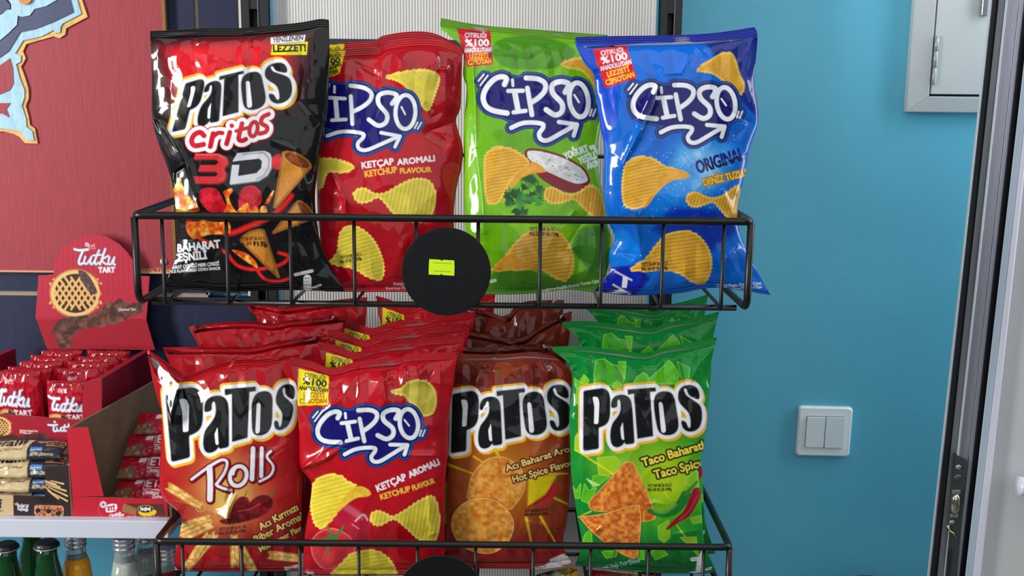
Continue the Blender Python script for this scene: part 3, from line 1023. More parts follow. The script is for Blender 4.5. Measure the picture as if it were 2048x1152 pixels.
def art_red_lower():
    A = Art((560, 690, 930, 1260), RED)
    sl, X, Y = A.grid()
    A.put(sl, np.clip((fbm(X / 140, Y / 140, 15) - .5) * 2, 0, .35), DRED)
    A.z(560, 680, 4.8)
    flash(A, [(178, 275), (468, 345), (462, 622), (166, 630)], (232, 216, 28), (30, 22, 18), (170, 84, 20))
    A.z(560, 680, 4.8)
    A.chip([(1065, 500), (1080, 475), (1160, 455), (1220, 405), (1320, 378), (1420, 400), (1490, 480), (1505, 590), (1480, 690), (1420, 735), (1370, 725), (1300, 640), (1230, 590), (1190, 540), (1110, 525)], 75, 4.6, (206, 190, 70), (170, 150, 50), edge=(222, 206, 90), seed=1)
    f = cipso_corners([(408, 670), (735, 520), (785, 805), (1215, 660), (1130, 820), (620, 905), (1105, 965), (385, 560), (1255, 790)],
                      [(350, 890), (765, 655), (835, 950), (1320, 775), (1225, 940), (600, 1105), (1215, 1098), (325, 765), (1345, 905)], 560, 680, 4.8, affine)
    cipso(A, f, 1 / 4.4)
    A.z(560, 900, 4.57)
    A.text('KETÇAP', (895, 382), (1160, 270), 62, WHT, bold=.8)
    A.text('AROMALI', (1188, 254), (1462, 130), 56, WHT, bold=.8)
    A.text('KETCHUP', (925, 455), (1195, 375), 50, (238, 186, 66), bold=.7)
    A.text('FLAVOUR', (1218, 370), (1418, 300), 46, (238, 186, 66), bold=.7)
    tomato_and_bottle(A)
    A.chip([(272, 480), (290, 330), (340, 260), (450, 218), (560, 230), (620, 280), (700, 320), (660, 380), (600, 480), (540, 560), (470, 650), (400, 710), (350, 715), (300, 650)], 74, 8.2, (232, 214, 70), (196, 172, 40), edge=(240, 220, 90), seed=2, bend=-.0006)
    A.tex([(560, 470), (640, 370), (720, 330), (800, 355), (832, 400), (800, 425), (700, 440), (620, 490), (540, 560), (480, 630), (420, 700)], [(218, 170, 40), (236, 198, 70)], 10, 5, sm=6)
    A.chip([(822, 640), (835, 575), (900, 550), (970, 575), (1030, 600), (1130, 550), (1250, 470), (1380, 412), (1440, 480), (1465, 620), (1460, 740), (1420, 830), (1340, 850), (1250, 810), (1140, 710), (1040, 640), (930, 690), (860, 690)], 10, 8.0, CY1, CY2, edge=CYE, seed=3, bend=.0005)
    A.chip([(470, 1140), (560, 1030), (640, 950), (760, 915), (900, 920), (1010, 1000), (1070, 1120), (1060, 1260), (960, 1320), (760, 1290), (560, 1250)], 78, 7.6, (224, 208, 66), (184, 164, 40), edge=CYE, seed=4, bend=-.0006)
    A.tf(lambda p: np.asarray(p, float))
    stamp(A, (708, 1156), (752, 1152), 'TETT:23 09 26 A1 L8', 'PN: 23 03 26-104g', 6)
    A.poly([(612, 1142), (625, 1146), (634, 1156), (615, 1152)], WHT)
    return A


def shard(A, p, c, e):
    A.poly(p, e, grow=.9)
    A.poly(p, c)


def art_hot():
    A = Art((870, 690, 1160, 1170), (122, 34, 22))
    sl, X, Y = A.grid()
    A.put(sl, np.exp(-(((X - 1010) / 100) ** 2 + ((Y - 950) / 105) ** 2)) * .95, (186, 118, 24))
    A.put(sl, np.exp(-(((X - 1005) / 60) ** 2 + ((Y - 745) / 26) ** 2)) * .6, (150, 76, 24))
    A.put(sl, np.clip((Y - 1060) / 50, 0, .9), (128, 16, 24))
    A.z(860, 680, 4.8)
    for p in ([(520, 390), (545, 360), (596, 380), (598, 470), (520, 470)],):
        shard(A, p, (168, 76, 34), (190, 96, 44))
    for p in ([(250, 300), (440, 330), (480, 250), (620, 240), (622, 430), (560, 470), (240, 420)], [(710, 380), (780, 312), (850, 370), (980, 230), (1100, 240), (1200, 330), (1200, 420), (720, 430)]):
        A.poly(p, (98, 22, 20), alpha=.8)
        A.line(p, 4, (150, 60, 40), alpha=.6)
    h = affine([(1058, 458), (1035, 920), (1380, 432), (1385, 882), (1180, 915), (700, 1030), (514, 1043), (370, 1062), (545, 465)], [(908, 465), (886, 925), (1212, 432), (1240, 872), (1005, 915), (520, 1032), (355, 1068), (190, 1092), (400, 488)])
    patos(A, lambda p: h(p) / 4.8 + np.array([860, 680]), .95)
    A.z(860, 900, 4.57)
    for a, b, w in (((160, 130), (400, 220), 26), ((400, 60), (480, 110), 22), ((880, 620), (930, 870), 30), ((1010, 610), (1160, 870), 28), ((1140, 440), (1260, 495), 26), ((600, 0), (630, 60), 40), ((1050, 220), (1260, 215), 24)):
        A.line([a, b], w, (216, 190, 20), alpha=.85, taper=(1, .5), soft=.8)
    A.poly([(900, 250), (1170, 225), (1060, 400), (890, 520)], (206, 184, 16), soft=2)
    sh = [(240, 160, 70), (206, 128, 48), (232, 176, 84), (196, 108, 40), (222, 160, 72)]
    ch = [(196, 120, 40), (214, 150, 64), (186, 100, 34), (222, 166, 84), (206, 138, 54)]
    c1 = [(345, 380), (380, 240), (480, 110), (600, 60), (720, 80), (840, 180), (872, 290), (850, 400), (780, 500), (720, 545), (500, 500), (350, 450)]
    c2 = [(195, 660), (230, 560), (330, 470), (460, 438), (600, 465), (720, 560), (768, 680), (740, 800), (680, 880), (560, 945), (400, 930), (280, 870), (210, 760)]
    A.tex(c1, ch, 8, 3, sm=8, edge=(226, 186, 110), ew=1.6)
    A.poly(c2, (120, 60, 20), grow=1.6, alpha=.5, sm=8, soft=2)
    A.tex(c2, ch, 8, 9, sm=8, edge=(226, 186, 110), ew=1.6)
    for s, a, b, hh in (('Acı Baharat Aromalı', (700, 195), (1420, -30), 58), ('Hot Spice Flavour', (765, 298), (1350, 128), 62)):
        A.text(s, a, b, hh, (232, 200, 120), bold=.5, outline=[(3.0, (70, 20, 16))])
    A.line([(895, 522), (980, 480), (1060, 430), (1130, 330)], 40, (168, 22, 34), sm=5, taper=(.4, 1))
    A.line([(1010, 540), (1080, 470), (1130, 390), (1150, 310)], 46, (186, 34, 46), sm=5, taper=(.5, 1))
    A.line([(1150, 300), (1162, 235)], 12, (92, 110, 40))
    stamp(A, (868, 572), (1075, 556), 'TETT:08 08 26 A3 L2', 'PN: 08 02 26-109g', 26)
    for x, y in ((1000, 1100), (1090, 1070), (1170, 1040), (1240, 1010)):
        A.line([(x, y), (x + 20, y - 8)], 74, (190, 186, 190))
        A.text('Yağ', (x - 18, y), (x + 34, y - 12), 20, (70, 60, 66))
    A.line([(1110, 1010), (1220, 965)], 34, (190, 186, 190))
    return A


def art_taco():
    A = Art((1095, 665, 1455, 1160), (0, 132, 48))
    sl, X, Y = A.grid()
    A.put(sl, np.exp(-(((X - 1330) / 85) ** 2 + ((Y - 955) / 90) ** 2)) * 1.1, (170, 200, 20))
    A.put(sl, np.exp(-(((X - 1230) / 60) ** 2 + ((Y - 925) / 40) ** 2)) * .7, (150, 190, 30))
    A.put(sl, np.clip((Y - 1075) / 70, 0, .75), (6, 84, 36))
    L, D, E = (84, 184, 24), (60, 160, 30), (176, 226, 90)
    A.z(1090, 680, 4.8)
    for p, c in (([(470, 340), (490, 195), (565, 180), (640, 240), (695, 245), (760, 380), (730, 450), (480, 420)], D), ([(704, 208), (775, 208), (765, 370)], L), ([(850, 412), (880, 360), (945, 310), (990, 350), (1010, 420)], L), ([(1000, 375), (1135, 255), (1185, 195), (1245, 250), (1285, 330), (1270, 420), (1000, 420)], L), ([(1270, 210), (1385, 270), (1380, 360), (1320, 400)], (40, 160, 40)), ([(340, 380), (375, 335), (420, 380), (410, 420), (350, 420)], (130, 196, 30)),
                  ([(655, 420), (690, 395), (735, 430), (725, 470), (650, 460)], (140, 190, 40)), ([(285, 370), (340, 410), (340, 520), (290, 440)], L), ([(305, 480), (350, 440), (330, 630), (300, 600)], L), ([(290, 930), (330, 880), (350, 1090), (285, 1060)], (150, 200, 30))):
        shard(A, p, c, E)
    patos(A, lambda p: np.asarray(p, float) / 4.8 + np.array([1090, 680]))
    A.z(1090, 900, 4.57)
    for p, c in (([(480, 70), (640, 60), (690, 120), (640, 180), (700, 200), (560, 230), (490, 220)], (150, 196, 30)), ([(440, 240), (500, 230), (590, 240), (470, 330), (430, 360)], L), ([(380, 262), (500, 320), (440, 330)], (190, 226, 150)), ([(255, 330), (285, 380), (325, 310), (320, 440), (280, 440)], L), ([(360, 310), (400, 370), (470, 350), (400, 490), (335, 460)], L), ([(345, 860), (360, 780), (420, 720), (430, 870)], L), ([(1035, 700), (1130, 640), (1140, 800), (1090, 845), (1040, 810)], (130, 196, 30)), ([(1240, 800), (1380, 795), (1390, 868), (1310, 868)], (140, 186, 40)), ([(960, 925), (1070, 905), (1120, 955), (1010, 1005)], L), ([(520, 930), (660, 920), (650, 970), (560, 990)], L), ([(850, 905), (900, 900), (905, 1000), (850, 995)], L), ([(1290, 260), (1390, 180), (1400, 340), (1290, 310)], (130, 190, 30)), ([(1330, 620), (1430, 600), (1430, 660), (1350, 670)], (120, 180, 40)), ([(1360, 920), (1400, 905), (1395, 960)], L)):
        shard(A, p, c, E)
    for a, b, w in (((280, 0), (640, 230), 22), ((290, 620), (420, 560), 16), ((1150, 460), (1090, 380), 10), ((1200, 680), (1280, 790), 14)):
        A.line([a, b], w, (220, 216, 20), alpha=.9, taper=(.5, 1), soft=.6)
    ch = [(188, 84, 26), (214, 122, 44), (232, 160, 70), (200, 98, 34), (224, 140, 56)]
    t1 = [(395, 505), (420, 450), (560, 300), (700, 140), (750, 105), (800, 115), (850, 200), (930, 370), (985, 530), (1010, 620), (960, 645), (880, 650), (700, 560), (560, 565), (440, 555)]
    t2 = [(318, 605), (400, 600), (560, 575), (760, 515), (850, 502), (866, 520), (878, 650), (862, 870), (845, 975), (800, 992), (700, 950), (560, 860), (420, 740), (340, 650)]
    A.tex(t1, ch, 7, 3, sm=4, edge=(236, 184, 110), ew=1.4)
    A.poly(t2, (110, 50, 20), grow=1.8, alpha=.5, sm=4, soft=2)
    A.tex(t2, ch, 7, 11, sm=4, edge=(238, 196, 110), ew=1.8, stretch=1.4)
    A.line([(950, 555), (1080, 590), (1200, 540), (1290, 420)], 90, (30, 120, 36), sm=6, taper=(.4, 1.1))
    A.line([(1000, 560), (1100, 570), (1200, 500)], 22, (120, 190, 110), sm=5, alpha=.6, soft=1)
    A.line([(1290, 400), (1390, 290)], 36, (60, 130, 60), taper=(1, .6))
    A.line([(1120, 720), (1200, 650), (1300, 570), (1390, 390)], 86, (150, 16, 34), sm=6, taper=(.25, 1.1))
    A.line([(1230, 640), (1330, 540), (1390, 420)], 16, (206, 90, 100), sm=5, alpha=.5, soft=1)
    for s, a, b, hh in (('Taco Baharatlı', (898, 150), (1478, -20), 74), ('Taco Spicy', (1008, 262), (1448, 148), 76)):
        A.text(s, a, b, hh, (246, 214, 70), bold=.8, outline=[(4.0, (18, 46, 22))])
    stamp(A, (940, 342), (1155, 332), 'TETT:09 08 26 A3 L2', 'PN: 09 02 26-109g', 28)
    A.text('Enerji Yağ Tuz Şeker', (480, 1110), (880, 1020), 40, (170, 200, 190), bold=.2)
    A.line([(440, 1085), (640, 1060), (800, 1000)], 10, (170, 200, 190), alpha=.7, sm=4)
    A.line([(500, 1100), (700, 1105), (880, 1110)], 8, (170, 200, 190), alpha=.6)
    pills(A, [((1345, 1000), (1400, 992), 34), ((1320, 1130), (1520, 1080), 18)])
    A.line([(1416, 1000), (1405, 1090)], 52, (200, 206, 206))
    A.line([(1440, 930), (1415, 975)], 26, (200, 206, 206))
    return A


ART = dict(critos=art_critos, red_upper=art_red_upper, green=art_green, blue=art_blue, rolls=art_rolls, red_lower=art_red_lower, hot=art_hot, taco=art_taco)
# ------------------------------------------------------------------ the setting
YW = 1.75                                   # plane of the wall
Z_FLOOR = 0.0


def wallmat(name, c, sc, am, rough=0.5, bump=0.25):
    return mat(name, c, rough=rough, noise=am, nscale=sc, bump=bump, bscale=90)


M_BLUE = wallmat('blue_wall_paint', (92, 178, 206), 3.0, 0.03, 0.45, 0.10)
MB().box((-3, YW, Z_FLOOR), (3.2, YW + 0.12, 3.1)).build('wall_back', M_BLUE, struct=True)
MB().box((-3, -2.5, -0.1), (3.2, YW + 0.12, 0)).build('floor', wallmat('grey_tile', (120, 118, 114), 2, 0.06), struct=True)

# navy slat wall on the left: boards with pale inserts between them, a part of the wall
M_NAVY = mat('navy_board', (29, 35, 64), rough=0.5, spec=0.3, noise=0.10, nscale=9, bump=0.06, bscale=60, stretch=(6, 6, 1))
M_TRIM = mat('pale_gold_trim', (150, 138, 112), rough=0.5)
nv_r = at(478, 30, YW - 0.03).x
z_sp = at(360, 592, YW - 0.03).z
z_lo = at(60, 1050, YW - 0.03).z
mb = MB()
mb.box((-1.6, YW - 0.022, z_sp + 0.004), (at(389, 30, YW - .03).x - 0.003, YW - 0.001, 2.3))
mb.box((at(389, 30, YW - .03).x + 0.003, YW - 0.022, z_sp + 0.004), (nv_r - 0.003, YW - 0.001, 2.3))
mb.box((-1.6, YW - 0.022, z_lo), (at(498, 592, YW - .03).x, YW - 0.001, z_sp - 0.004))
slat = mb.build('wall_panelling', M_NAVY, struct=True)
mb = MB()
mb.box((at(389, 30, YW - .03).x - 0.003, YW - 0.018, z_sp), (at(389, 30, YW - .03).x + 0.003, YW - 0.001, 2.3))
mb.build('trim_1', M_TRIM, struct=True)
MB().box((nv_r - 0.002, YW - 0.024, z_sp), (nv_r + 0.002, YW - 0.001, 2.3)).build('trim_2', mat('cream_edge', (214, 206, 186), rough=0.5), struct=True)
MB().box((-1.6, YW - 0.018, z_sp - 0.004), (at(412, 592, YW - .03).x, YW - 0.001, z_sp + 0.004)).build('trim_3', M_TRIM, struct=True)


# ------------------------------------------------------------------ helper for printed sheets
def sheet(name, top, right, bottom, left, Y, art, parent, material=None, thick=0.0015, step=1.0, back=(120, 100, 78), sm=False, xf=None, relief=None, zmin=None):
    """A printed card: outline in photograph pixels on its own plane (Y may be a function of the pixels), real thickness."""
    L = lambda q: float(np.hypot(*np.diff(np.asarray(q, float), axis=0).T).sum())
    nu = max(3, int(max(L(top), L(bottom)) / step) + 1)
    nv = max(3, int(max(L(left), L(right)) / step) + 1)
    PX, PY = coons(top, right, bottom, left, nu, nv, sm)
    Yv = Y(PX, PY) if callable(Y) else np.full(PX.shape, float(Y))
    P = unproj(PX, PY, Yv)
    if zmin is not None:
        P[..., 2] = np.maximum(P[..., 2], zmin)
    if relief is not None:
        P = P + np.array([0, -1.0, 0]) * relief(PX, PY)[..., None]
    col = art.sample(PX, PY).reshape(-1, 3) if isinstance(art, Art) else np.tile(s2l(art), (nu * nv, 1))
    return solid_sheet(name, P, col, parent, material or M_CARD, thick, back)


def solid_sheet(name, P, col, parent, material, thick, back, normal=None):
    nv, nu = P.shape[:2]
    e1, e2 = P[0, -1] - P[0, 0], P[-1, 0] - P[0, 0]
    n = np.cross(e1, e2)
    n = n / np.linalg.norm(n)
    F = gridfaces(nv, nu)
    ring = np.r_[np.arange(nu), np.arange(1, nv) * nu + nu - 1, (nv - 1) * nu + np.arange(nu - 2, -1, -1), np.arange(nv - 2, 0, -1) * nu]
    V = P.reshape(-1, 3)
    base = len(V)
    Rb = V[ring] + n * thick
    k = len(ring)
    rim = np.stack([ring, np.roll(ring, -1), base + np.roll(np.arange(k), -1), base + np.arange(k)], 1)
    # the back: the ring fanned to a middle point, as quads with a doubled corner avoided by pairing rows
    mid = base + k
    V2 = np.r_[V, Rb, Rb.mean(0)[None]]
    bc = s2l(back)
    cols = np.r_[col, np.tile(bc, (k + 1, 1))]
    tri = np.stack([base + np.arange(k), base + np.roll(np.arange(k), -1), np.full(k, mid)], 1)
    F3 = np.r_[F[:, [0, 1, 2]], F[:, [0, 2, 3]], rim[:, [0, 1, 2]], rim[:, [0, 2, 3]], tri]
    o0 = np.array(root_loc(parent)) if parent is not None else np.zeros(3)
    me = mesh_np(name, V2 - o0, F3, cols, False)
    return link(name, me, material, parent)


# ------------------------------------------------------------------ crisp packets
def ridged(n):
    return 1 - np.abs(2 * n - 1)


def crease_field(PX, PY, creases):
    h = np.zeros(PX.shape)
    for pts, amp, w in creases:
        p = np.asarray(pts, float)
        d2 = np.full(PX.shape, 1e9)
        tt = np.zeros(PX.shape)
        n = len(p) - 1
        for k in range(n):
            (ax, ay), (bx, by) = p[k], p[k + 1]
            L = (bx - ax) ** 2 + (by - ay) ** 2 + 1e-9
            t = np.clip(((PX - ax) * (bx - ax) + (PY - ay) * (by - ay)) / L, 0, 1)
            q = (PX - ax - t * (bx - ax)) ** 2 + (PY - ay - t * (by - ay)) ** 2
            m = q < d2
            d2 = np.where(m, q, d2)
            tt = np.where(m, (k + t) / n, tt)
        h += amp * np.exp(-np.sqrt(d2 + 0.6) / w) * np.sqrt(np.clip(4 * tt * (1 - tt), 0.02, 1))
    return h


def chip_bag(label, group, out, Y0, thick, lean, art, creases=(), seed=0, seal=(20, 14), step=1.0, crumple=1.0, back=(150, 150, 156), folds=1.0, facets=()):
    """A pillow bag: outline curves in photograph pixels, a bulging crumpled front, a back and two crimped seals."""
    top, right, bottom, left = out
    Ln = lambda q: float(np.hypot(*np.diff(np.asarray(q, float), axis=0).T).sum())
    nu = int(max(Ln(top), Ln(bottom)) / step) // 8 * 8 + 1
    nv = int(max(Ln(left), Ln(right)) / step) // 8 * 8 + 1
    PX, PY = coons(top, right, bottom, left, nu, nv)
    U, V = np.meshgrid(np.linspace(0, 1, nu), np.linspace(0, 1, nv))
    hpx = nv * step
    s0, s1 = seal[0] / hpx, seal[1] / hpx
    Vb = np.clip((V - s0) / (1 - s0 - s1), 0, 1)
    gv = np.clip(4 * Vb * (1 - Vb), 0, 1) ** 0.42
    pw = 0.5 + 0.9 * np.clip(1 - gv, 0, 1)
    bul = np.clip(1 - (2 * U - 1) ** 2, 0, 1) ** pw * gv
    x, y = PX + 1000 * seed, PY
    edge = np.clip(np.minimum(U, 1 - U) * 9, 0, 1)
    wr = 0.0036 * (ridged(fbm(x / 130, y / 160, seed, 2)) - .7) + 0.0012 * (ridged(vnoise(x / 46 + y / 90, y / 60, seed + 3)) - .7) + 0.0003 * (ridged(vnoise(x / 22, y / 26 - x / 60, seed + 5)) - .7)
    # gathers running out of the seals and in from the sides
    ph = 1.2 * (fbm(x / 70, y / 120, seed + 9) - .5)
    wr = wr + folds * 0.0050 * np.exp(-Vb * 7) * np.clip(Vb * 30, 0, 1) * (ridged((U * 7 + ph + .13 * seed) % 1) - .5)
    wr = wr + folds * 0.0045 * np.exp(-(1 - Vb) * 8) * np.clip((1 - Vb) * 30, 0, 1) * (ridged((U * 6 + ph + .3) % 1) - .5)
    wr = wr + folds * 0.0034 * (np.exp(-U * 9) + np.exp(-(1 - U) * 9)) * (ridged((V * 8 + 1.6 * fbm(x / 60, y / 90, seed + 21)) % 1) - .5)
    # broad dents
    wr = wr + 0.0055 * (fbm(x / 110, y / 130, seed + 31, 2) - .5)
    body_w = np.clip(Vb * 14, 0, 1) * np.clip((1 - Vb) * 14, 0, 1)
    h = thick * bul + crumple * wr * edge * body_w + crease_field(PX, PY, creases)
    # flat facets between sharp folds, turned towards the shop window
    for poly, tilt_x, tilt_z in facets:
        q = np.asarray(poly, float)
        d2 = np.full(PX.shape, 1e9)
        odd = np.zeros(PX.shape, bool)
        for (ax, ay), (bx, by) in zip(q, np.roll(q, -1, 0)):
            t = np.clip(((PX - ax) * (bx - ax) + (PY - ay) * (by - ay)) / ((bx - ax) ** 2 + (by - ay) ** 2), 0, 1)
            d2 = np.minimum(d2, (PX - ax - t * (bx - ax)) ** 2 + (PY - ay - t * (by - ay)) ** 2)
            if ay != by:
                odd ^= ((ay > PY) != (by > PY)) & (PX < (bx - ax) * (PY - ay) / (by - ay) + ax)
        m = np.clip(.5 + np.where(odd, np.sqrt(d2), -np.sqrt(d2)) / 7, 0, 1)
        m = m * m * (3 - 2 * m)
        cx, cy = q.mean(0)
        hm = h[odd].mean() if odd.any() else 0
        h = h * (1 - m) + m * (hm + .00062 * (tilt_x * (PX - cx) + tilt_z * (PY - cy)) + .0006 * (vnoise(x / 9, y / 14, seed + 77) - .5))
    # crimped seals with a slight wave
    in_top, in_bot = V < s0, V > 1 - s1
    wave = 0.0035 * (fbm(x / 60, y * 0 + seed, seed + 40, 2) - .5)
    h = h + wave * np.clip(1 - Vb * 10, 0, 1) + np.where(in_top | in_bot, 0.0004 * np.sin(V * hpx * 1.5), 0)
    Yv = Y0 + lean * (1 - V) - h
    P = unproj(PX, PY, Yv)
    col = art.sample(PX, PY).reshape(-1, 3)
    base = np.array([P[-1, :, 0].mean(), Y0, P[-1, :, 2].min()])
    root = empty('chip_bag', base.tolist(), label, 'chip bag', group)
    W = P - base
    k0, k1 = int(round(s0 * (nv - 1) / 8)) * 8, int(round((1 - s1) * (nv - 1) / 8)) * 8
    k0, k1 = max(k0, 8), min(k1, nv - 9)
    C = col.reshape(nv, nu, 3)

    def part(name, r0, r1, hollow):
        w, c = W[r0:r1 + 1], C[r0:r1 + 1]
        m = r1 - r0 + 1
        F = gridfaces(m, nu)
        vv, cc = w.reshape(-1, 3), c.reshape(-1, 3)
        # back: every eighth row and column, sharing the rim of the front
        ri, ci = np.arange(0, m, 8), np.arange(0, nu, 8)
        idx = np.empty((len(ri), len(ci)), dtype=np.int64)
        nxt = len(vv)
        bv = []
        for a, i in enumerate(ri):
            for b, j in enumerate(ci):
                if a in (0, len(ri) - 1) or b in (0, len(ci) - 1):
                    idx[a, b] = i * nu + j
                else:
                    q = w[i, j].copy()
                    yb = (Y0 + lean * (1 - V[r0 + i, j])) - base[1]
                    q[1] = yb + (0.8 * thick * bul[r0 + i, j] if hollow else 0.0012)
                    idx[a, b] = nxt
                    bv.append(q)
                    nxt += 1
        B = np.stack([idx[:-1, :-1], idx[:-1, 1:], idx[1:, 1:], idx[1:, :-1]], -1).reshape(-1, 4)
        if bv:
            vv = np.r_[vv, np.array(bv)]
            cc = np.r_[cc, np.tile(s2l(back), (len(bv), 1))]
        me = mesh_np(name, vv, np.r_[F, B], cc)
        return link(name, me, M_FILM, root)
    part('bag_body', k0, k1, True)
    part('top_seal', 0, k0, False)
    part('bottom_seal', k1, nv - 1, False)
    root['_top'] = float(W[0, :, 2].max())
    return root


def behind(root, src_px, dst_px, Ysrc, dY, label, rz=0.0, sx=1.0, group=None):
    """Another packet of the same kind further back in the row, a little taller or shorter."""
    c = copy_tree(root)
    a, b = at(src_px[0], src_px[1], Ysrc), at(dst_px[0], dst_px[1], Ysrc + dY)
    H = a.z - root.location.z
    sz = (b.z - root.location.z) / H
    c.location = (root.location.x + (b.x - a.x), root.location.y + dY, root.location.z)
    c.scale = (sx, 0.66, sz)
    c.rotation_euler = (0, 0, rz)
    c['label'] = label
    if group:
        c['group'] = group
    return c


# ------------------------------------------------------------------ upper row of packets
SP = 1.0    # grid step of the printed film, in photograph pixels
UB = 'chip bags in the upper basket'
A_ = {k: f() for k, f in ART.items()}

crit = chip_bag('black and red bag of cone corn snacks, leftmost in the upper wire basket', UB,
                ([(300, 62), (350, 60), (420, 56), (480, 56), (540, 51), (600, 45), (640, 38), (658, 40)],
                 [(658, 40), (659, 90), (657, 196), (646, 283), (636, 340), (630, 400), (638, 470), (655, 520), (690, 583)],
                 [(326, 578), (400, 580), (450, 584), (560, 580), (640, 582), (690, 583)],
                 [(300, 62), (304, 150), (304, 235), (316, 285), (331, 325), (345, 372), (352, 430), (354, 503), (340, 545), (326, 578)]),
                1.284, 0.026, 0.020, A_['critos'],
                [([(304, 226), (332, 262), (372, 330), (398, 415)], .009, 10), ([(372, 330), (340, 350)], -.004, 7), ([(395, 420), (352, 440), (338, 560)], .004, 8), ([(540, 280), (590, 300), (622, 400)], .004, 7), ([(400, 90), (392, 76)], .003, 5), ([(505, 95), (498, 76)], .003, 5), ([(620, 90), (600, 200), (640, 250)], -.004, 12)],
                seed=1, seal=(16, 10), back=(60, 60, 64), step=SP, facets=[([(306, 234), (318, 246), (342, 284), (366, 322), (340, 312), (322, 278)], .52, .20), ([(350, 344), (370, 330), (384, 370), (400, 416), (372, 424), (346, 420)], .50, .15)])
redu = chip_bag('red ketchup chip bag between the black bag and the light green bag, upper basket', UB,
                ([(642, 104), (700, 97), (755, 94), (775, 84), (830, 76), (880, 78), (926, 96)],
                 [(926, 96), (923, 155), (921, 215), (912, 242), (925, 291), (924, 330), (914, 374), (908, 430), (912, 520), (918, 582)],
                 [(650, 583), (720, 584), (790, 584), (860, 584), (918, 582)],
                 [(642, 104), (638, 200), (634, 300), (636, 420), (644, 520), (650, 583)]),
                1.300, 0.023, 0.030, A_['red_upper'],
                [([(868, 98), (878, 138), (900, 138)], .004, 6), ([(780, 100), (830, 150), (925, 215)], .003, 9), ([(848, 205), (878, 226), (862, 236)], -.003, 5), ([(915, 242), (860, 262), (900, 290)], -.005, 10), ([(660, 340), (690, 400), (693, 450)], .005, 8), ([(700, 230), (720, 285)], .002, 6), ([(790, 170), (700, 120)], -.003, 9)],
                seed=2, seal=(18, 12), back=(196, 196, 198), step=SP)
green = chip_bag('light green yoghurt flavour chip bag behind the round black disc', UB,
                 ([(882, 36), (935, 46), (990, 53), (1084, 60), (1150, 65), (1216, 70)],
                  [(1216, 70), (1212, 200), (1196, 290), (1198, 349), (1208, 393), (1214, 443), (1223, 480), (1214, 544), (1192, 586)],
                  [(963, 589), (1000, 589), (1027, 589), (1080, 586), (1136, 579), (1192, 586)],
                  [(882, 36), (884, 60), (924, 95), (926, 150), (933, 176), (928, 254), (928, 334), (930, 437), (936, 520), (963, 589)]),
                 1.290, 0.025, 0.056, A_['green'],
                 [([(884, 55), (924, 96), (945, 130), (950, 200), (953, 300)], .006, 8), ([(945, 130), (990, 120)], -.003, 10), ([(953, 300), (965, 400), (968, 470)], .004, 8), ([(1120, 80), (1060, 120), (980, 110)], -.003, 10), ([(1150, 420), (1130, 445)], .003, 5), ([(1180, 420), (1130, 500), (1200, 540)], -.004, 12)],
                 seed=3, seal=(20, 12), step=SP)
blue = chip_bag('deep blue sea salt chip bag, rightmost in the upper wire basket', UB,
                ([(1152, 74), (1228, 72), (1361, 70), (1426, 66), (1478, 59), (1508, 54)],
                 [(1508, 54), (1515, 69), (1512, 118), (1508, 160), (1515, 207), (1516, 248), (1499, 300), (1494, 330), (1484, 375), (1475, 410), (1479, 460), (1500, 515), (1541, 590)],
                 [(1189, 582), (1246, 590), (1303, 590), (1360, 586), (1418, 576), (1470, 579), (1541, 590)],
                 [(1152, 74), (1151, 89), (1169, 126), (1188, 149), (1190, 180), (1200, 248), (1208, 300), (1207, 386), (1215, 440), (1230, 475), (1218, 508), (1219, 543), (1189, 582)]),
                1.284, 0.026, 0.020, A_['blue'],
                [([(1151, 89), (1185, 140), (1190, 160)], .004, 6), ([(1318, 165), (1300, 210), (1280, 260), (1242, 335)], .008, 6), ([(1280, 260), (1260, 190)], -.003, 10), ([(1392, 92), (1405, 110), (1420, 118)], .003, 4), ([(1325, 148), (1362, 146), (1385, 105)], .002, 4), ([(1508, 60), (1490, 150), (1505, 210)], .004, 8), ([(1450, 215), (1500, 245), (1440, 300)], -.004, 10), ([(1245, 415), (1270, 425), (1283, 510)], .005, 6), ([(1283, 510), (1240, 505), (1268, 520)], -.003, 5), ([(1445, 375), (1468, 435)], .003, 4), ([(1500, 300), (1440, 330)], .003, 6), ([(1480, 490), (1440, 530)], .003, 7)],
                seed=4, seal=(22, 12), step=SP)
behind(redu, (642, 104), (640, 92), 1.33, 0.055, 'red ketchup chip bag half hidden at the back of the upper basket, behind its twin', sx=.95)

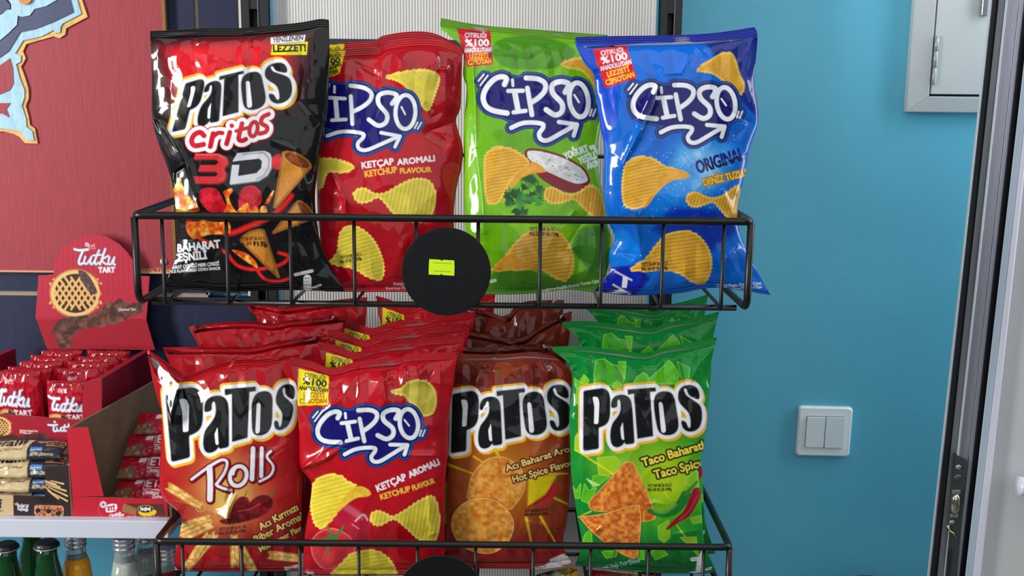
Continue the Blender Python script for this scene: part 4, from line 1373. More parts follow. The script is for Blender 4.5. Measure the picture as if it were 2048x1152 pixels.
# ------------------------------------------------------------------ lower row of packets
LB = 'chip bags in the lower basket'
YL = 1.345
rolls = chip_bag('red bag of rolled corn snacks, front left of the lower basket', LB,
                 ([(293, 697), (330, 722), (370, 748), (386, 747), (426, 732), (478, 719), (524, 718), (576, 711), (598, 708)],
                  [(598, 708), (600, 800), (606, 900), (604, 1000), (602, 1080), (604, 1142)],
                  [(350, 1142), (400, 1143), (470, 1143), (540, 1143), (604, 1142)],
                  [(293, 697), (305, 759), (317, 805), (324, 826), (323, 853), (321, 900), (319, 965), (327, 998), (361, 1030), (361, 1060), (354, 1090), (349, 1120), (350, 1142)]),
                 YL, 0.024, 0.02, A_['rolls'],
                 [([(294, 700), (325, 740), (345, 790), (342, 850)], .010, 10), ([(345, 755), (365, 780), (372, 830)], -.003, 9), ([(372, 748), (342, 790)], .003, 8), ([(470, 985), (455, 1020), (428, 1026)], .006, 6), ([(455, 1020), (457, 1046)], .005, 4), ([(326, 998), (380, 1010), (428, 1026)], .003, 6), ([(440, 790), (480, 840), (520, 800)], -.002, 8), ([(470, 720), (450, 760)], .003, 7), ([(560, 715), (590, 800)], -.004, 14)],
                 seed=5, seal=(12, 12), step=SP, facets=[([(300, 712), (322, 728), (362, 768), (352, 800), (342, 846), (330, 800), (316, 760)], .40, .36), ([(458, 975), (470, 985), (458, 1018), (456, 1044), (430, 1027), (448, 1014)], .40, .42)])
redl = chip_bag('red ketchup chip bag with a tomato, foremost in the middle of the lower basket', LB,
                ([(578, 714), (620, 722), (664, 736), (706, 725), (750, 719), (795, 716), (820, 708), (916, 704)],
                 [(916, 704), (910, 738), (907, 768), (901, 809), (897, 857), (897, 900), (892, 945), (890, 988), (889, 1088), (890, 1148)],
                 [(606, 1150), (680, 1151), (760, 1151), (830, 1150), (890, 1148)],
                 [(578, 714), (585, 749), (594, 775), (595, 805), (598, 870), (600, 930), (614, 953), (623, 968), (621, 1000), (614, 1042), (608, 1088), (606, 1150)]),
                1.330, 0.024, 0.02, A_['red_lower'],
                [([(578, 716), (594, 775), (600, 820), (616, 858), (628, 872)], .005, 6), ([(685, 885), (640, 915), (602, 935)], .008, 6), ([(602, 935), (670, 950)], -.003, 8), ([(764, 735), (770, 800), (758, 830)], .004, 16), ([(720, 740), (680, 800), (640, 830)], .003, 12), ([(716, 735), (710, 800)], -.004, 12), ([(800, 720), (820, 760), (905, 770)], .003, 8), ([(856, 965), (860, 1050), (870, 1065), (858, 1072)], .003, 4), ([(800, 910), (880, 912)], .003, 5), ([(740, 1040), (780, 1060)], .002, 6), ([(880, 720), (850, 770), (900, 800)], -.004, 9)],
                seed=6, seal=(16, 12), step=SP, facets=[([(690, 880), (694, 890), (650, 922), (604, 938), (612, 926), (650, 902)], .30, .40)])
hot = chip_bag('brown hot spice round tortilla chip bag, front of the lower basket between red and green', LB,
               ([(902, 706), (940, 708), (993, 709), (1050, 706), (1108, 712)],
                [(1108, 712), (1139, 738), (1144, 763), (1140, 800), (1141, 850), (1141, 920), (1140, 966), (1134, 1042), (1126, 1090), (1146, 1130)],
                [(900, 1135), (960, 1137), (1020, 1138), (1090, 1137), (1146, 1130)],
                [(902, 706), (899, 800), (896, 900), (893, 1000), (893, 1090), (900, 1135)]),
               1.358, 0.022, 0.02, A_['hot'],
               [([(920, 712), (960, 740), (1050, 742)], .002, 7), ([(990, 712), (985, 745)], -.003, 9), ([(910, 830), (960, 830), (985, 800)], .002, 5), ([(1025, 1075), (1040, 1090)], .002, 4), ([(1080, 720), (1100, 760)], .003, 8), ([(1040, 1040), (1130, 1060)], .003, 8)],
               seed=7, seal=(14, 12), step=SP)
taco = chip_bag('green taco tortilla chip bag, foremost at the right of the lower basket', LB,
                ([(1103, 694), (1160, 692), (1230, 700), (1290, 706), (1330, 694), (1380, 686), (1434, 674)],
                 [(1434, 674), (1425, 711), (1416, 757), (1419, 782), (1411, 867), (1403, 915), (1397, 940), (1401, 983), (1405, 1053), (1410, 1090), (1430, 1146)],
                 [(1150, 1131), (1200, 1136), (1250, 1142), (1300, 1146), (1370, 1147), (1430, 1146)],
                 [(1103, 694), (1107, 702), (1134, 724), (1143, 748), (1145, 774), (1139, 826), (1140, 888), (1142, 944), (1146, 978), (1154, 1031), (1163, 1088), (1150, 1131)]),
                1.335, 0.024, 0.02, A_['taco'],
                [([(1104, 700), (1136, 726), (1144, 750)], .004, 6), ([(1153, 731), (1141, 744), (1165, 755)], .003, 4), ([(1432, 690), (1395, 735), (1380, 765)], .004, 6), ([(1255, 785), (1290, 800), (1345, 798)], .003, 5), ([(1265, 810), (1300, 870)], .002, 4), ([(1190, 1065), (1207, 1050)], .003, 4), ([(1290, 1010), (1310, 1005), (1330, 1010)], .003, 4), ([(1142, 830), (1165, 860), (1165, 1000)], .003, 8), ([(1300, 710), (1250, 690)], .003, 6), ([(1400, 1060), (1340, 1070)], .003, 7), ([(1230, 1110), (1180, 1090)], .003, 7)],
                seed=8, seal=(15, 12), step=SP)

PLAIN = Art((280, 560, 780, 1180), (158, 14, 26), .5)
PLAIN.tf(lambda p: np.asarray(p, float))
chip_bag('red rolled snack bag directly behind the front left one, only its top edge showing', LB,
         ([(325, 695), (400, 694), (470, 694), (511, 693), (560, 682), (655, 668)], [(655, 668), (645, 760), (640, 900), (644, 1106)], [(408, 1106), (500, 1107), (644, 1106)], [(325, 695), (352, 760), (372, 850), (402, 1000), (408, 1106)]),
         YL + .056, .016, .02, PLAIN, seed=21, seal=(14, 10), step=2.0)
chip_bag('red rolled snack bag third back on the left, flared corner against the navy wall', LB,
         ([(376, 653), (440, 645), (500, 643), (545, 647), (580, 640), (620, 637), (689, 629)], [(689, 629), (680, 720), (672, 900), (676, 1077)], [(450, 1077), (540, 1078), (676, 1077)], [(376, 653), (398, 692), (420, 730), (430, 850), (446, 1000), (450, 1077)]),
         YL + .106, .016, .02, PLAIN, [([(377, 655), (400, 690), (420, 735)], .004, 6)], seed=22, seal=(14, 10), step=2.0)
chip_bag('red rolled snack bag hindmost on the left, just under the upper basket', LB,
         ([(489, 600), (530, 608), (562, 614), (600, 609), (640, 604), (690, 598), (735, 594)], [(735, 594), (728, 700), (716, 880), (718, 1050)], [(470, 1050), (600, 1051), (718, 1050)], [(489, 600), (500, 622), (515, 645), (512, 760), (480, 900), (470, 1050)]),
         YL + .156, .016, .02, PLAIN, [([(490, 602), (502, 624), (517, 648)], .004, 6), ([(562, 614), (552, 645)], .003, 8)], seed=23, seal=(14, 10), step=2.0)
behind(redl, (627, 750), (668, 716), 1.35, .052, 'red ketchup chip bag second in its row, yellow corner flash showing above the front one', 0.0, .90)
behind(redl, (627, 750), (686, 692), 1.35, .098, 'red ketchup chip bag third in its row, folded yellow flash at its corner', -.01, .90)
behind(redl, (627, 750), (704, 668), 1.35, .143, 'red ketchup chip bag fourth in its row, with a grey sheen along its top edge', .01, .90)
behind(redl, (627, 750), (764, 628), 1.35, .184, 'red ketchup chip bag hindmost in its row, directly below the left of the disc', -.06, .80)
BROWN = Art((840, 580, 1180, 1160), (116, 40, 24), .5)
sl, X, Y = BROWN.grid()
BROWN.put(sl, np.clip((fbm(X / 60, Y / 60, 4) - .45) * 3, 0, .7), (150, 62, 30))
for lab, tp, lf, rt, zb2, dY, sd in (
        ('brown hot spice chip bag second in its row behind the front one', [(864, 684), (900, 690), (940, 695), (1000, 694), (1060, 688), (1112, 692)], 905, 1116, 1109, .047, 41),
        ('brown hot spice chip bag third in its row with its left corner sticking out', [(878, 653), (920, 660), (960, 667), (1035, 678), (1075, 655), (1110, 635), (1144, 622)], 920, 1118, 1081, .093, 42),
        ('brown hot spice chip bag hindmost in its row, right under the upper basket', [(922, 622), (945, 617), (985, 626), (1013, 633), (1032, 611), (1060, 602), (1129, 600)], 935, 1116, 1055, .125, 43)):
    l0, r0 = tp[0], tp[-1]
    chip_bag(lab, LB, (tp, [r0, (r0[0] - 6, r0[1] + 60), (rt, 850), (rt, zb2)], [(lf, zb2), ((lf + rt) / 2, zb2 + 1), (rt, zb2)], [l0, (l0[0] + 10, l0[1] + 30), (lf, 850), (lf, zb2)]),
             1.358 + dY, .015, .02, BROWN, [([tp[0], (tp[0][0] + 14, tp[0][1] + 28)], .004, 5), ([tp[3], (tp[3][0] - 12, tp[3][1] + 30)], .003, 6)], seed=sd, seal=(12, 10), step=2.0)
behind(taco, (1160, 692), (1175, 640), 1.355, .060, 'green taco chip bag second in its row behind the foremost green one', 0.0, .98)
behind(taco, (1160, 692), (1186, 606), 1.355, .115, 'green taco chip bag hindmost in its row, just below the blue bag', .03, .80)

# packets in the next basket down, only their top edges in the picture
LOWP = 'snack bag tops showing below the lower basket'
YQ = 1.455
AY = Art((1040, 1110, 1180, 1600), (212, 160, 30), 2)
AY.tf(lambda p: np.asarray(p, float))
AY.poly([(1040, 1146), (1090, 1136), (1128, 1150), (1122, 1250), (1040, 1250)], (24, 26, 24))
AY.poly([(1100, 1145), (1128, 1138), (1135, 1150), (1100, 1165)], (120, 132, 30))
AY.text('PATOS', (1070, 1166), (1128, 1156), 16, WHT, bold=1)
chip_bag('yellow and black snack bag peeking up between the brown and green bags, bottom edge', LOWP,
         ([(1066, 1152), (1100, 1142), (1130, 1136), (1151, 1132)], [(1151, 1132), (1160, 1180), (1166, 1400), (1168, 1600)], [(1050, 1600), (1110, 1602), (1168, 1600)], [(1066, 1152), (1058, 1200), (1054, 1400), (1050, 1600)]),
         YQ, .016, .01, AY, seed=31, seal=(10, 10), step=2.0)
AD = Art((1150, 1120, 1330, 1600), (176, 14, 30), 2)
AD.tf(lambda p: np.asarray(p, float))
for q in range(60):
    AD.poly(ellipse(1182 + (q % 7) * 17 + 8 * (q // 7 % 2), 1149 + (q // 7) * 13, 4.2, 4.2), (222, 178, 60))
chip_bag('red snack bag with yellow dots peeking up under the green taco bag, bottom edge', LOWP,
         ([(1172, 1139), (1210, 1142), (1250, 1147), (1312, 1150)], [(1312, 1150), (1318, 1250), (1322, 1400), (1324, 1600)], [(1164, 1600), (1240, 1602), (1324, 1600)], [(1172, 1139), (1168, 1200), (1166, 1400), (1164, 1600)]),
         YQ + .004, .016, .01, AD, seed=32, seal=(6, 10), step=2.0)
# ------------------------------------------------------------------ the wire rack
# free standing back: posts, ribbed white back panel and cross bars
stand = empty('display_stand', (0.05, 1.60, 0), 'dark upright posts with a ribbed off-white back panel behind the wire baskets', 'display stand')
YP = 1.60
xa, xb = at(547, 30, YP).x, at(1306, 30, YP).x
pa, pb = at(486, 30, YP).x, at(540, 30, YP).x
qa, qb = at(1320, 30, YP).x, at(1362, 30, YP).x
for x0, x1 in ((pa, pb), (qa, qb)):
    mb = MB()
    xm = (x0 + x1) / 2
    # a slotted channel: two cheeks and a web set back
    w = x1 - x0
    mb.prism([(x0, YP - .012, 0), (x0 + w * .30, YP - .012, 0), (x0 + w * .30, YP - .012, 2.3), (x0, YP - .012, 2.3)], .03)
    mb.prism([(x0 + w * .62, YP - .012, 0), (x1, YP - .012, 0), (x1, YP - .012, 2.3), (x0 + w * .62, YP - .012, 2.3)], .03)
    z = 0.0
    while z < 2.3:
        mb.prism([(x0 + w * .30, YP - .010, z), (x0 + w * .62, YP - .010, z), (x0 + w * .62, YP - .010, z + .022), (x0 + w * .30, YP - .010, z + .022)], .026)
        z += .10
    mb.box((x0 + w * .29, YP + .012, 0), (x0 + w * .63, YP + .018, 2.3))
    mb.build('post', M_POST, stand)
    MB().box((x0 + w * .615, YP - .0135, 0), (x0 + w * .65, YP - .0115, 2.3)).build('slot_edge', mat('pale_steel_edge', (120, 124, 126), rough=.3, metal=.8), stand)  # thin pale metal strip beside the slot
M_PANEL = mat('off_white_ribbed_panel', (200, 199, 197), rough=.55, noise=.04, nscale=14, stretch=(1, 1, .2))


def ribbed(name, z0, z1):
    n = 130
    mb = MB()
    v, f = [], []
    for i in range(n * 4 + 1):
        x = xa + (xb - xa) * i / (n * 4)
        y = YP + .006 - .0008 * (1, 1, 0, 0)[i % 4]
        v += [(x, y, z0), (x, y, z1), (x, YP + .010, z0), (x, YP + .010, z1)]
        if i:
            a, b = 4 * (i - 1), 4 * i
            f += [(a, b, b + 1, a + 1), (a + 2, a + 3, b + 3, b + 2), (a, a + 2, b + 2, b), (a + 1, b + 1, b + 3, a + 3)]
    f += [(0, 1, 3, 2), (4 * n * 4, 4 * n * 4 + 2, 4 * n * 4 + 3, 4 * n * 4 + 1)]
    mb.add(v, f)
    return mb.build(name, M_PANEL, stand)


zt = at(740, 78, YP).z
zb = at(740, 105, YP).z
ribbed('back_panel', zt, 2.25)
ribbed('back_panel', 0.25, zb)
MB().box((pb - .002, YP + .004, zb), (qa + .002, YP + .016, zt)).build('cross_bar', mat('dark_blue_steel', (30, 42, 58), rough=.45), stand)
MB().box((xb, YP - .004, .25), (xb + .004, YP + .012, 2.25)).build('panel_edge', mat('pale_edge', (206, 204, 206), rough=.5), stand)
MB().box((xa - .004, YP - .004, .25), (xa, YP + .012, 2.25)).build('panel_edge', mat('pale_blue_edge', (120, 176, 200), rough=.5), stand)
MB().box((pa - .03, 1.30, 0), (qb + .03, YP + .03, .05)).build('base', M_POST, stand, bevel=.004)


def basket(label, Yf, rimL, rimR, botL, botR, xs, disc_c, disc_r, back_px, hi_back):
    """A wire basket hung on the posts: rim, floor, front wires bent under the floor, and a round price disc."""
    a, b = at(*rimL, Yf), at(*rimR, Yf)
    c, d = at(*botL, Yf), at(*botR, Yf)
    z_r, z_b = (a.z + b.z) / 2, (c.z + d.z) / 2
    x0, x1 = a.x, b.x
    Yb = YP - .016
    root = empty('wire_basket', ((x0 + x1) / 2, Yb, z_b), label, 'basket')
    rt, rw = .0044, .0022
    # front frame: a closed loop with rounded corners, then the side loops
    # rim: back left - front left - front right - back right, with the corners rounded
    rim = round_path([(x0 + .004, Yb, z_r + .004), (x0, Yf, z_r), (x1, Yf, z_r), (x1 - .004, Yb, z_r + .004)], .010)
    MB().tube(rim, rt, 12).build('rim', M_WIRE, root, True)
    for s, x in ((1, x0), (-1, x1)):
        leg = round_path([(x, Yf, z_r - .002), (x, Yf, z_b), (x + s * .004, Yb, z_b)], .016)
        MB().tube(leg, rt * .95, 12).build('corner_upright', M_WIRE, root, True)
    MB().tube([(x0 + .006, Yf + .030, z_b - .0055), (x1 - .006, Yf + .030, z_b - .0055)], rt * .8, 10).build('floor_bar', M_WIRE, root, True)
    MB().tube([(x0 + .006, (Yf + Yb) / 2, z_b - .0045), (x1 - .006, (Yf + Yb) / 2, z_b - .0045)], rw * 1.2, 10).build('floor_bar', M_WIRE, root, True)
    MB().tube([(x0, Yb - .004, z_b), (x1, Yb - .004, z_b)], rt * .8, 10).build('back_bar', M_WIRE, root, True)
    MB().tube([(x0, Yb - .004, z_r + hi_back), (x1, Yb - .004, z_r + hi_back)], rw * 1.3, 10).build('back_bar', M_WIRE, root, True)
    for x in (x0 + .002, x1 - .002):
        MB().tube([(x, Yb - .004, z_b), (x, Yb - .004, z_r + hi_back)], rt * .8, 10).build('back_upright', M_WIRE, root, True)
    for px in xs:
        x = at(px, (rimL[1] + botL[1]) / 2, Yf).x
        w = round_path([(x, Yf + .004, z_r), (x, Yf + .002, z_b - .004), (x, Yf + .030, z_b + .0005), (x, Yb, z_b + .0005)], .008)
        MB().tube(w, rw, 8).build('front_wire', M_WIRE, root, True)
    # the disc, lying against the front of the rim
    q = at(*disc_c, Yf - .008)
    r = disc_r * (q - Vector(CAM.tolist())).dot(Vector(_f.tolist())) / FOC
    mb = MB()
    prof = [(r * .985, 0), (r, .0008), (r, .0024), (r * .99, .003), (r * .94, .0031)]
    n = 72
    v, f = [], []
    for rr, yy in [(r * .99, 0.0)] + [(p, t) for p, t in prof]:
        for k in range(n):
            an = 2 * math.pi * k / n
            v.append((q.x + rr * math.cos(an), q.y - yy, q.z + rr * math.sin(an)))
    m = len(v) // n
    for i in range(m - 1):
        for k in range(n):
            f.append((i * n + k, i * n + (k + 1) % n, (i + 1) * n + (k + 1) % n, (i + 1) * n + k))
    f.append(tuple(range(n - 1, -1, -1)))
    f.append(tuple((m - 1) * n + k for k in range(n)))
    mb.add(v, f)
    disc = mb.build('sign_disc', M_DISC, root)
    MB().tube([(q.x - .012, q.y, z_r - .001), (q.x - .012, q.y + .006, z_r - .001)], .003, 8).tube([(q.x + .012, q.y, z_r - .001), (q.x + .012, q.y + .006, z_r - .001)], .003, 8)
    return root, disc


ub, ud = basket('upper black wire basket with one row of chip bags and a yellow-stickered disc', 1.24,
                (268, 424), (1502, 450), (268, 604), (1490, 617), (325, 453, 580, 708, 832, 956, 1080, 1203, 1326, 1447), (893, 543), 89, 345, .05)
lb, ld = basket('lower black wire basket packed with rows of chip bags, disc cut by the frame', 1.275,
                (313, 1084), (1460, 1093), (313, 1200), (1460, 1207), (365, 483, 599, 717, 834, 951, 1066, 1181, 1297, 1407), (882, 1190), 86, 1000, .06)

# day-glow price tag on the upper disc
ST = Art((850, 512, 916, 558), (206, 244, 20), 5)
ST.tf(lambda p: np.asarray(p, float))
ST.line([(866, 525.5), (903, 527)], .9, (70, 90, 10))
ST.line([(868, 542), (900, 543.5)], .9, (70, 90, 10))
yd = 1.24 - .008 - .0031
pt = [(858.5, 518.5), (859.5, 518.3), (881, 519.6), (883.5, 522), (886, 519.6), (908.5, 521)]
pr = [(908.5, 521), (909, 536), (908.5, 551.5)]
pbm = [(857.5, 549), (880.5, 550), (882.5, 547.2), (885, 550), (908.5, 551.5)]
pl = [(858.5, 518.5), (857.5, 534), (857.5, 549)]
st = sheet('price_sticker', pt, pr, pbm, pl, yd - .0006, ST, ud, thick=.0004, step=.5)
st['label'] = 'fluorescent yellow price sticker, notched and blank'
# ------------------------------------------------------------------ left: painted board, shelf, boxes and bottles
YB = YW - .0325
# red painted board with a heraldic scroll
M_RED = mat('red_board_paint', (150, 40, 54), rough=.55, noise=.05, nscale=26, bump=.12, bscale=50, stretch=(8, 8, .6))
c0, c1 = at(327, 0, YB), at(345, 543, YB)
xr = (c0.x + c1.x) / 2
zb_ = at(200, 542, YB).z
board = empty('painted_board', (-1.0, YB, zb_), 'large red painted board with a pale blue and gold scroll ornament, left of the rack', 'board')
MB().box((-1.6, YB, zb_), (xr, YB + .008, 2.35)).build('board_face', M_RED, board)
MB().box((xr, YB - .002, zb_), (xr + .005, YB + .008, 2.35)).build('board_edge', mat('gilt_edge', (128, 92, 44), rough=.45), board)
MB().box((-1.6, YB - .002, zb_ - .003), (xr + .005, YB + .008, zb_)).build('board_edge', mat('pale_gilt_edge', (196, 150, 120), rough=.45), board)


def flat(name, pts, z, s, dy, th, m, parent, sm=0):
    p = np.asarray(pts, float) / s + np.asarray(z)
    if sm:
        p = smooth(p, True, sm)
    w = unproj(p[:, 0], p[:, 1], YB - dy - th)
    area2 = sum(w[i][0] * w[(i + 1) % len(w)][2] - w[(i + 1) % len(w)][0] * w[i][2] for i in range(len(w)))
    w = [tuple(q) for q in w]
    if area2 < 0:
        w = w[::-1]
    return MB().prism(w, th).build(name, m, parent)


M_GOLD = mat('ochre_gold_paint', (214, 170, 96), rough=.5, noise=.12, nscale=60, bump=.2, bscale=120)
M_SKY = mat('pale_blue_paint', (158, 198, 218), rough=.5, noise=.06, nscale=40, bump=.15, bscale=90, stretch=(3, 3, 1))
M_INK = mat('navy_paint', (54, 62, 98), rough=.5, noise=.08, nscale=30)
Z0, S0 = (0, 0), 3.6
orn = flat('ornament', [(-400, -300), (580, -300), (590, 0), (630, 122), (475, 205), (468, 250), (430, 275), (385, 262), (250, 300), (188, 318), (165, 370), (184, 420), (165, 460), (150, 480), (180, 560), (205, 640), (205, 710), (185, 765), (205, 840), (215, 900), (250, 925), (270, 1035), (180, 1030), (140, 985), (100, 965), (20, 945), (-60, 960), (-400, 980)], Z0, S0, 0, .003, M_GOLD, board)
orn['label'] = 'gold rim of the scroll ornament'
s1 = flat('scroll', [(-400, -300), (540, -300), (555, 0), (585, 100), (450, 170), (435, 195), (432, 235), (395, 240), (388, 215), (300, 262), (165, 292), (125, 360), (108, 385), (150, 400), (148, 445), (115, 462), (140, 560), (175, 650), (175, 700), (155, 760), (185, 850), (190, 915), (232, 945), (244, 1012), (190, 1005), (165, 985), (160, 945), (20, 925), (-400, 950)], Z0, S0, .003, .002, M_SKY, orn)
flat('scroll_field', [(-400, -300), (495, -300), (505, 0), (528, 88), (380, 160), (250, 210), (145, 232), (110, 290), (60, 370), (0, 412), (-400, 600)], Z0, S0, .005, .0015, M_INK, orn)
flat('scroll_leaf', [(-300, -300), (420, -300), (405, 2), (330, 45), (248, 65), (215, 110), (160, 122), (128, 112), (120, 180), (60, 240), (0, 290), (-300, 420), (-300, 200), (0, 110), (40, 68), (80, 70), (80, 30), (55, -10)], Z0, S0, .0065, .0015, M_SKY, orn)
flat('scroll_leaf', [(-300, 60), (-20, 0), (40, 0), (70, 30), (75, 62), (40, 70), (10, 100), (-300, 180)], Z0, S0, .0081, .001, M_INK, orn)
flat('ornament_bead', ellipse(178, -6, 46, 36, 0, 24), Z0, S0, .008, .004, mat('orange_bead_paint', (200, 130, 60), rough=.4), orn)
flat('shield_field', [(-400, 480), (0, 470), (70, 420), (92, 500), (96, 600), (70, 650), (0, 680), (-400, 720)], Z0, S0, .005, .001, M_RED, orn)
flat('shield_star', [(-60, 720), (0, 742), (75, 742), (45, 785), (66, 845), (10, 815), (-50, 830)], Z0, S0, .005, .001, M_RED, orn)
LT = Art((270, 520, 350, 556), (178, 70, 82), 4)
# gold signature along the bottom of the board, as raised paint
ed, xl, xh = text_edges('onglu Yükse')
cu = bpy.data.curves.new('signature', 'FONT')
cu.body = 'onglu Yükse'
cu.extrude = .02
tmp = bpy.data.objects.new('signature', cu)
me = bpy.data.meshes.new_from_object(tmp)
bpy.data.objects.remove(tmp)
p0, p1 = at(281, 543, YB - .001), at(342, 545, YB - .001)
k = (p1.x - p0.x) / (xh - xl)
for v in me.vertices:
    x, y, z = v.co
    v.co = (p0.x + (x - xl) * k - board.location.x, YB - .0002 - (z + .02) * k * .5 - board.location.y, p0.z + y * k * .95 - board.location.z)
sg = link('signature', me, M_GOLD, board)
pin = at(326, 524, YB - .004)
mb = MB()
v = []
prof = [(.0052, 0), (.0056, .001), (.0045, .003), (.002, .004)]
n = 20
for r, y in prof:
    v += [(pin.x + r * math.cos(2 * math.pi * k / n), YB - y, pin.z + r * math.sin(2 * math.pi * k / n)) for k in range(n)]
f = [(i * n + k, i * n + (k + 1) % n, (i + 1) * n + (k + 1) % n, (i + 1) * n + k) for i in range(3) for k in range(n)] + [tuple(3 * n + k for k in range(n)), tuple(range(n - 1, -1, -1))]
mb.add(v, f)
mb.build('screw_cap', mat('white_plastic', (214, 210, 210), rough=.4), board, True)

# the white shelf and the one below it
YS = 1.372
sa, sb = at(100, 1040, YS), at(100, 1076, YS)
Z_SH = sa.z
x_sr = at(336, 1055, YS).x
M_SHELF = mat('white_laminate', (196, 200, 216), rough=.35)
for zz, lab in ((Z_SH, 'white laminate shelf carrying the snack boxes, left of the rack'), (Z_SH - .30, 'white shelf under the bottles, hidden below the picture')):
    o = MB().box((-1.5, YS, zz - (sa.z - sb.z)), (x_sr, YW - .0225, zz)).build('shelf', M_SHELF, None, origin=(-1.0, YW, zz), bevel=.0015)
    tag(o, lab, 'shelf', 'white shelves')

# --- tart display box: front wall low, sides sloping, a printed arched back board
Z0F = at(60, 884, 1.46).z                      # its base stands on the oat bar carton
YF_, YK_ = 1.46, 1.70
xR = at(203, 800, YF_).x
xL = at(71, 640, YK_).x
tbox = empty('tart_display_box', (xR - .09, (YF_ + YK_) / 2, Z0F), 'red display carton with an arched back board picturing a lattice tart', 'box')
TB = Art((-120, 460, 330, 720), (178, 30, 56), 2)
sl, X, Y = TB.grid()
TB.put(sl, np.clip(.5 + .5 * np.cos((X - 100) * .62), 0, 1) * np.clip((640 - Y) / 90, 0, 1) * .16, (206, 90, 110))
TB.put(sl, (Y > 638) * 1.0, (156, 8, 36))
TB.z(60, 440, 4.43)


def tutku(A, pts, w, c=(222, 226, 238), dark=(70, 84, 120)):
    """The brushed word on the tart packs: strokes in a unit frame fitted to three points."""
    f0 = A.T
    q = A.T(pts)
    M = affine([(0, 0), (1, 0), (0, 1)], q)
    st = [([(.0, .06), (.12, .12), (.33, .06)], 1.25), ([(.21, .14), (.13, .75), (.16, .97), (.26, .86)], 1.2), ([(.28, .5), (.26, .85), (.33, .93), (.41, .62)], 1.0), ([(.43, .5), (.41, .85), (.46, .95), (.52, .75)], 1.0),
          ([(.61, .1), (.53, .7), (.55, .95), (.62, .85)], 1.05), ([(.47, .42), (.68, .36)], .9), ([(.76, .0), (.66, .95)], 1.1), ([(.85, .42), (.70, .66), (.78, .9), (.84, .92)], 1.0), ([(.88, .5), (.86, .86), (.92, .93), (.98, .62)], 1.0), ([(1.0, .5), (.985, .88), (1.03, .95)], 1.0)]
    A.tf(M, 1.0)
    for p, s in st:
        A.line(p, w * s, dark, grow=.9, sm=4)
    for p, s in st:
        A.line(p, w * s, c, sm=4)
    A.T = f0


def tart(A, cx, cy, rx, ry, bite=True):
    """A lattice topped tart with a bite out of it."""
    A.poly(ellipse(cx, cy, rx, ry), (206, 150, 84))
    A.poly(ellipse(cx, cy, rx * .97, ry * .97), (228, 184, 116))
    A.poly(ellipse(cx, cy, rx * .80, ry * .82), (52, 34, 30))
    for k in range(-4, 5):
        for sgn in (1, -1):
            ox = k * rx * .24
            a = math.radians(58 * sgn)
            hw = math.sqrt(max(0, 1 - (k * .24 / .9) ** 2)) * .80
            A.line([(cx + ox - math.cos(a) * rx * hw, cy - math.sin(a) * ry * hw), (cx + ox + math.cos(a) * rx * hw, cy + math.sin(a) * ry * hw)], rx * .085, (226, 176, 104))
    A.line(ellipse(cx, cy, rx * .88, ry * .89), rx * .16, (230, 188, 122), closed=True)
    A.line(ellipse(cx, cy, rx * .97, ry * .97), rx * .05, (190, 128, 66), closed=True)
    if bite:
        A.tex([(cx + rx * .12, cy - ry * .95), (cx + rx * .45, cy - ry * .8), (cx + rx * .72, cy - ry * .35), (cx + rx * .82, cy - ry * .02), (cx + rx * .6, cy + ry * .02), (cx + rx * .35, cy - ry * .3), (cx + rx * .18, cy - ry * .6)], [(70, 48, 50), (112, 84, 84), (84, 58, 58)], 4, 3, sm=5)


TB.z(60, 440, 4.43)
tart(TB, 404, 650, 232, 216)
TB.poly([(600, 560), (700, 600), (640, 620), (600, 720), (640, 700)], (178, 30, 56))
TB.tex([(190, 1010), (240, 900), (330, 860), (430, 850), (560, 830), (640, 780), (690, 720), (740, 735), (790, 695), (850, 725), (930, 735), (1030, 720), (990, 790), (1010, 810), (940, 840), (880, 860), (760, 930), (700, 925), (640, 950), (560, 950), (430, 980), (380, 1040), (350, 1130), (270, 1130), (230, 1060), (215, 1000)], [(58, 30, 26), (104, 62, 50), (78, 44, 36), (128, 84, 68)], 9, 4, sm=4)
TB.text('Çikolatalı Tart', (782, 803), (938, 801), 22, WHT, bold=.1)
TB.line(ellipse(504, 217, 12, 12), 12, (226, 200, 206), closed=True)
TB.text('ETİ', (520, 258), (576, 255), 34, (224, 196, 204), bold=.2)
tutku(TB, [(395, 250), (752, 258), (385, 395)], 3.9)
TB.z(60, 440, 4.43)
TB.text('TART', (607, 465), (752, 463), 46, WHT, bold=.8)
MKT = M_CARD
yk = lambda px, py: np.full(np.shape(px), YK_)
bk = sheet('back_board', [(77, 551), (90, 551), (107, 549), (111, 520), (125, 497), (145, 481), (166, 473), (190, 469), (214, 473), (238, 488), (255, 505), (266, 522), (273, 551), (285, 552), (299, 553)],
           [(299, 553), (292.5, 640)], [(71, 634), (292.5, 640)], [(77, 551), (71, 634)], YK_, TB, tbox, thick=.003, step=.75, sm=False)
def yflap(px, py):
    return YK_ - .010 * np.clip((py - 636) / 60, 0, 1.4)
fl = sheet('back_flap', [(71, 634), (292.5, 640)], [(292.5, 640), (310, 700)], [(94, 698), (310, 700)], [(71, 634), (94, 698)], YK_ - .003, TB, tbox, thick=.002, step=.75)
zs_b = at(296, 700, YK_).z
zs_f = at(204, 760, YF_).z
xR2 = at(300, 700, YK_).x
